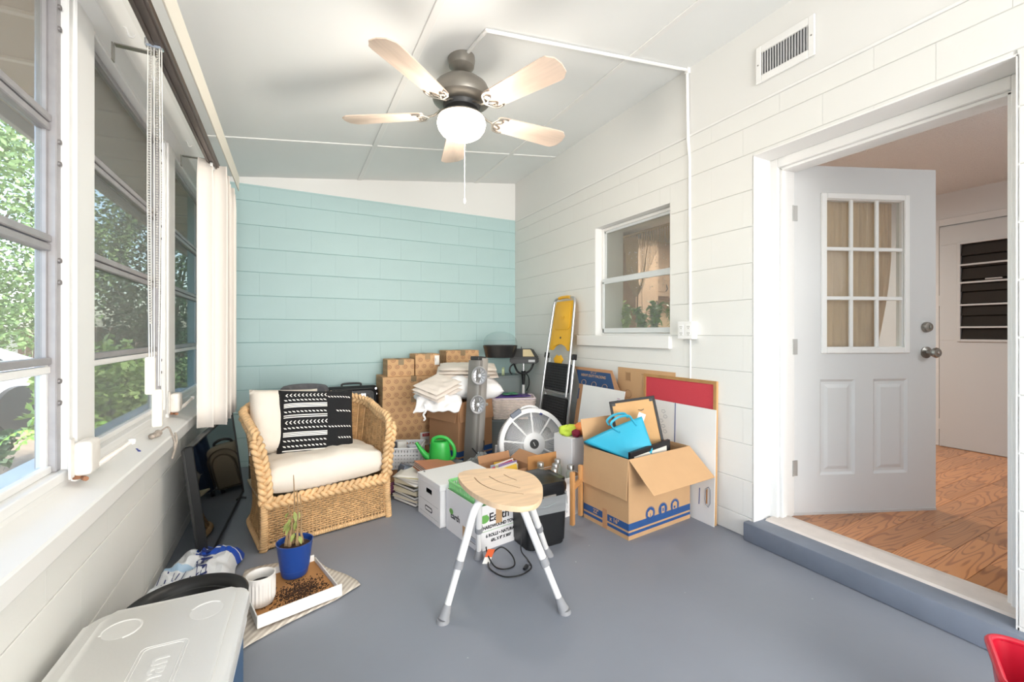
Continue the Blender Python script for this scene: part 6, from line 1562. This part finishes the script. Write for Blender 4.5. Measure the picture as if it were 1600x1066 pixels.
# folding step ladder
M_al = mat('ladder_aluminium', 'b9babc', .35, .7); M_yel = mat('yellow_plastic', 'f0b62a', .4); M_tread = mat('black_ribbed_tread', '222325', .6)
ld = thing('step_ladder', 'folded aluminium step ladder with yellow top tray leaning in the right corner', 'ladder', (2.03, 3.225, 0))
a = math.atan2(2.236 - 2.03, 1.46)
ML = Matrix(((0, sin(a), -cos(a), 0), (-1, 0, 0, 0), (0, cos(a), sin(a), 0), (0, 0, 0, 1)))
LL = math.hypot(1.46, .206)
def rail(pts, r, name, m, par=ld, flat=1.): return MB().tube([ML @ Vector(p) for p in pts], r, 8, flat=flat).build(name, m, par)
for s in (-1, 1):
    rail([(s * .245, .0, 0), (s * .218, .95, 0)], .013, 'rail', M_al)
    rail([(s * .215, .015, -.028), (s * .195, .93, -.020)], .010, 'rear_rail', M_al)
    MB().tube([ML @ Vector((s * .245, .0, 0)), ML @ Vector((s * .244, .035, 0))], .018, 10).build('foot', M_dark, ld)
    MB().cbox((0, 0, 0), (.034, .05, .04), .005, T=ML @ TR(s * .218, .95, .0)).build('hinge_cap', M_dark, ld)
hoop = catmull([(-.195, .60, .022), (-.188, .95, .022), (-.168, 1.36, .022), (-.160, 1.44, .022), (-.13, 1.475, .022), (0, 1.48, .022), (.13, 1.475, .022), (.160, 1.44, .022), (.168, 1.36, .022), (.188, .95, .022), (.195, .60, .022)], 5)
rail(hoop, .0105, 'handle_hoop', M_al)
hg = MB().tube([ML @ Vector(p) for p in catmull([(-.09, 1.478, .022), (-.05, 1.484, .022), (0, 1.485, .022), (.05, 1.484, .022), (.09, 1.478, .022)], 4)], .015, 10).build('yellow_grip', M_yel, ld)
trp = [(-.168, 1.00), (-.12, 1.00), (-.09, 1.04), (-.03, 1.06), (.03, 1.06), (.09, 1.04), (.12, 1.00), (.168, 1.00), (.150, 1.42), (.13, 1.452), (-.13, 1.452), (-.150, 1.42)]
ty2 = MB().prism(trp, -.004, .016, T=ML, bev=.004).build('yellow_tray', M_yel, ld)
MB().prism(rrect(.24, .24, .04, 4, 0, 1.305), .016, .021, T=ML, bev=.002).build('raised_panel', M_yel, ty2)
for k in range(3): MB().tube([ML @ Vector((.035 * (1 + .5 * k) * cos(R(q)), 1.33 + .035 * (1 + .5 * k) * sin(R(q)), .022)) for q in range(-150, -29, 15)], .0018, 5).build('moulded_arc', mat('yellow_shade', 'e0a41e', .45), ty2) if k < 2 else None
mb = MB(); mb.cyl(ML @ Vector((0, 1.115, .014)), ML @ Vector((0, 1.115, .019)), .010, n=14); mb.build('tray_slot', M_dark2, ty2)
text('WERNER', .02, ML @ TR(0, 1.155, .0168, 0, 0, 0), mat('yellow_shade', 'e0a41e', .45), ty2) if False else None
for k, zc in enumerate((.76, .46, .17)):
    wz = .385
    tr_ = MB().prism(rrect(wz, .25, .02, 3, 0, zc), -.012, .006, T=ML, bev=.002).build('tread', M_tread, ld)
    for j in range(10): MB().cbox((0, 0, 0), (wz - .03, .010, .006), .001, T=ML @ TR(0, zc - .108 + j * .024, .008)).build('tread_rib', mat('rib_black', '2f3134', .5), tr_, smooth=0)
    for j in range(9): MB().cbox((0, 0, 0), (.004, .22, .004), 0, T=ML @ TR(-.16 + j * .04, zc, .008)).build('tread_rib', mat('rib_black', '2f3134', .5), tr_, smooth=0)
    MB().tube([ML @ Vector((-.215, zc - .14, .004)), ML @ Vector((.215, zc - .14, .004))], .008, 8).build('cross_bar', M_al, ld)
MB().prism([(-.05, .885), (.05, .885), (.075, .92), (.03, .96), (0, .945), (-.03, .96), (-.075, .92)], .006, .018, T=ML, bev=.002).build('yellow_latch', M_yel, ld)
# red bin, bottom right
M_redp = mat('red_plastic', 'b8142c', .35)
rb = thing('red_bin', 'red plastic bin with rounded corners on the floor at the bottom right', 'bin', (1.672, .285, 0), R(22))
mb = MB(); s0, s1, s2 = rrect(.20, .20, .04, 6), rrect(.262, .262, .045, 6), rrect(.250, .250, .040, 6); n = len(s0); s3 = rrect(.188, .188, .036, 6)
ring_ = lambda pl, z: [mb.bm.verts.new((p[0], p[1], z)) for p in pl]
A, B, C_, D_ = ring_(s0, 0), ring_(s1, .30), ring_(s2, .30), ring_(s3, .008)
mb.bm.faces.new(A[::-1]); mb.bm.faces.new(D_)
for P_, Q_ in ((A, B), (B, C_), (C_, D_)):
    for i in range(n): mb.bm.faces.new((P_[i], P_[(i + 1) % n], Q_[(i + 1) % n], Q_[i]))
mb.build('body', M_redp, rb, smooth=50)
MB().tube([(p[0], p[1], .300) for p in rrect(.262, .262, .045, 6)], .0085, 10, closed=True).build('rim', M_redp, rb)
MB().tube([(-.135, .06, .285), (-.150, .062, .292), (-.158, .064, .300)], [.007, .006, .005], 8).build('spout_nub', M_redp, rb)
# ================= OUTSIDE =================
rnd = random.Random(11)
M_soffit = mat('tan_soffit', 'b9a48c', .8, bump=.3, bscale=80)
sf = struct(MB().box(-1.28, -.70, -5.5, 7.5, 2.30, 2.33).build('trim_7', M_soffit, smooth=0))
MB().box(-1.30, -1.27, -5.5, 7.5, 2.23, 2.38, .003).build('fascia', mat('grey_fascia', 'a9a29a', .6), sf)
for k in range(26): MB().box(-1.26, -.74, -2.4 + k * .38, -2.375 + k * .38, 2.288, 2.3).build('lath', mat('pale_lath', 'd0c2ae', .7), sf, smooth=0)
M_ground = mat('leaf_litter_ground', '8c7a66', .95, var=.4, vscale=14, bump=.6, bscale=12)
M_gr2 = M_ground
mb = MB(); mb.grid(lambda u, v: (-.70 - u * 14, -7 + v * 29, -.25 + .06 * noise.noise(Vector((u * 20, v * 30, 0)))), 30, 60)
struct(mb.build('ground', M_ground, smooth=60))
LM = [mat('leaf_mid_green', '7d9a5b', .6, var=.5, vscale=3), mat('leaf_dark_green', '4f6f45', .6, var=.4, vscale=3), mat('leaf_yellow_green', 'a8c26a', .55, var=.3, vscale=3)]  # leaf tones: mid, dark and yellow-green
M_bark = mat('grey_bark', '74695c', .95, var=.3, vscale=12, bump=.8, bscale=30)
def foliage(name, label, cat, base, r, h, n, ls, m, trunk=True, group=None):
    t = thing(name, label, cat, base, group=group)
    mb = MB()
    for i in range(n):
        d = Vector((rnd.gauss(0, 1), rnd.gauss(0, 1), rnd.gauss(0, 1))).normalized()
        q = .62 + .42 * rnd.random()
        lump = 1 + .28 * noise.noise(d * 2.3 + Vector(base))
        p = Vector((d.x * r * q * lump, d.y * r * q * lump, h * .55 + d.z * h * .47 * q * lump))
        if p.z < .02: p.z = .02 + rnd.random() * .2
        a = Vector((rnd.uniform(-1, 1), rnd.uniform(-1, 1), rnd.uniform(-.8, .6))).normalized() * ls * rnd.uniform(.6, 1.4)
        b = a.cross(Vector((rnd.uniform(-1, 1), rnd.uniform(-1, 1), rnd.uniform(-1, 1)))).normalized() * ls * .32
        mb.bm.faces.new([mb.bm.verts.new(p + x) for x in (-a * .5, b, a * .5, -b)])
    mb.build('foliage', m, t, recalc=False, smooth=0, kind='stuff')
    if trunk:
        mb = MB()
        for k in range(5):
            a = k * 1.3; mb.tube(catmull([(0.05 * cos(a), .05 * sin(a), -.2), (.1 * cos(a), .1 * sin(a), h * .3), (r * .4 * cos(a), r * .4 * sin(a), h * .65)], 3), [.05 + .02 * (r > 1)] * 3 + [.03] * 3 + [.015], 6)
        mb.build('branches', M_bark, t)
    return t
foliage('tree', 'large sunlit leafy tree outside the nearest window', 'tree', (-5.6, 11.8, -.25), 2.3, 6.2, 26000, .10, LM[0])
foliage('tree', 'tall dark tree standing beyond the middle window', 'tree', (-3.0, 15.6, -.25), 1.9, 5.8, 16000, .12, LM[1])
foliage('tree', 'dark tree seen through the farthest screened window', 'tree', (-.4, 23.5, -.25), 2.8, 6.5, 8000, .2, LM[1])
foliage('tree', 'broad tree behind the parked car at the left edge', 'tree', (-13.5, 15.5, -.25), 3.6, 6.5, 12000, .2, LM[0])
foliage('shrub', 'bright yellow-green shrub low outside the middle window', 'shrub', (-1.95, 6.6, -.25), .55, 1.25, 3500, .09, LM[2], True)
foliage('shrub', 'mid-green shrub low against the far end of the window wall', 'shrub', (-1.5, 8.9, -.25), .5, .95, 2600, .07, LM[0], True)
foliage('shrub', 'dark low shrub between the house and the parked car', 'shrub', (-2.75, 5.6, -.25), .45, .6, 2600, .08, LM[1], True)
# ferns: arching fronds
M_fern = mat('bright_fern', '9ccb45', .5, var=.2, vscale=6)
for k, (fx_, fy_, lb) in enumerate(((-1.62, 5.2, 'bright green fern low outside the middle window, left of the white cords'), (-2.5, 3.9, 'bright green fern tip showing in the lowest pane of the nearest window'), (-1.4, 10.4, 'pale fern outside the farthest window'))):
    t = thing('fern', lb, 'fern', (fx_, fy_, -.22), group='ferns by the house wall')
    mb = MB()
    for q in range(13):
        a = q * 2 * pi / 13 + .3 * rnd.random(); L = rnd.uniform(.55, .8)
        pts = [Vector((cos(a) * L * s_ * .75, sin(a) * L * s_ * .75, .75 * sin(s_ * 2.1) * L * 1.1)) for s_ in [i / 14 for i in range(15)]]
        mb.tube(pts, .004, 4)
        for i in range(2, 15):
            w = .11 * sin(pi * min(1, i / 14) ** .8) + .015; d = (pts[i] - pts[i - 1]).normalized(); s2 = d.cross(Vector((0, 0, 1))).normalized()
            for sg in (1, -1):
                mb.bm.faces.new([mb.bm.verts.new(x) for x in (pts[i], pts[i] + s2 * sg * w * .6 + d * .03, pts[i] + s2 * sg * w - Vector((0, 0, .02)), pts[i] + s2 * sg * w * .5 - d * .012)])
    mb.build('fronds', M_fern, t, recalc=False, smooth=0)
# white car beyond the yard
cr = thing('car', 'white car parked beyond the yard, seen through the nearest window', 'car', (-4.7, 7.6, -.25), R(68))
M_carw = mat('white_car_paint', 'c9ccd0', .25, coat=.6); M_carg = mat('car_glass', '20262a', .08)
prof = [(-2.1, .35), (-2.15, .7), (-1.9, .92), (-1.1, 1.0), (-.5, 1.42), (.7, 1.45), (1.35, 1.02), (2.0, .92), (2.15, .6), (2.1, .32)]
MB().prism(prof, -.85, .85, T=Matrix.Rotation(pi / 2, 4, 'X'), bev=.09).build('body', M_carw, cr)
MB().prism([(-1.0, 1.0), (-.47, 1.36), (.66, 1.39), (1.2, 1.02)], -.86, .86, T=Matrix.Rotation(pi / 2, 4, 'X'), bev=.02).build('windows', M_carg, cr)
for wx in (-1.3, 1.35):
    for wy in (-.82, .82): MB().cyl((wx, wy - .1, .33), (wx, wy + .1, .33), .33, n=24).build('wheel', M_dark, cr)
fb = thing('fence', 'weathered brown board fence behind the shrubs', 'fence', (-4.2, 18.6, -.25), 0)
M_fence = mat('weathered_fence', '7a6350', .9, var=.3, vscale=4)
o = MB().box(0, .15, 0, .02, 0, 1.6, .003).build('board', M_fence, fb, loc=(-3.2, 0, 0))
for k in range(1, 40):
    c = o.copy(); COL.objects.link(c); c.location = (-3.2 + k * .165, 0, 0)
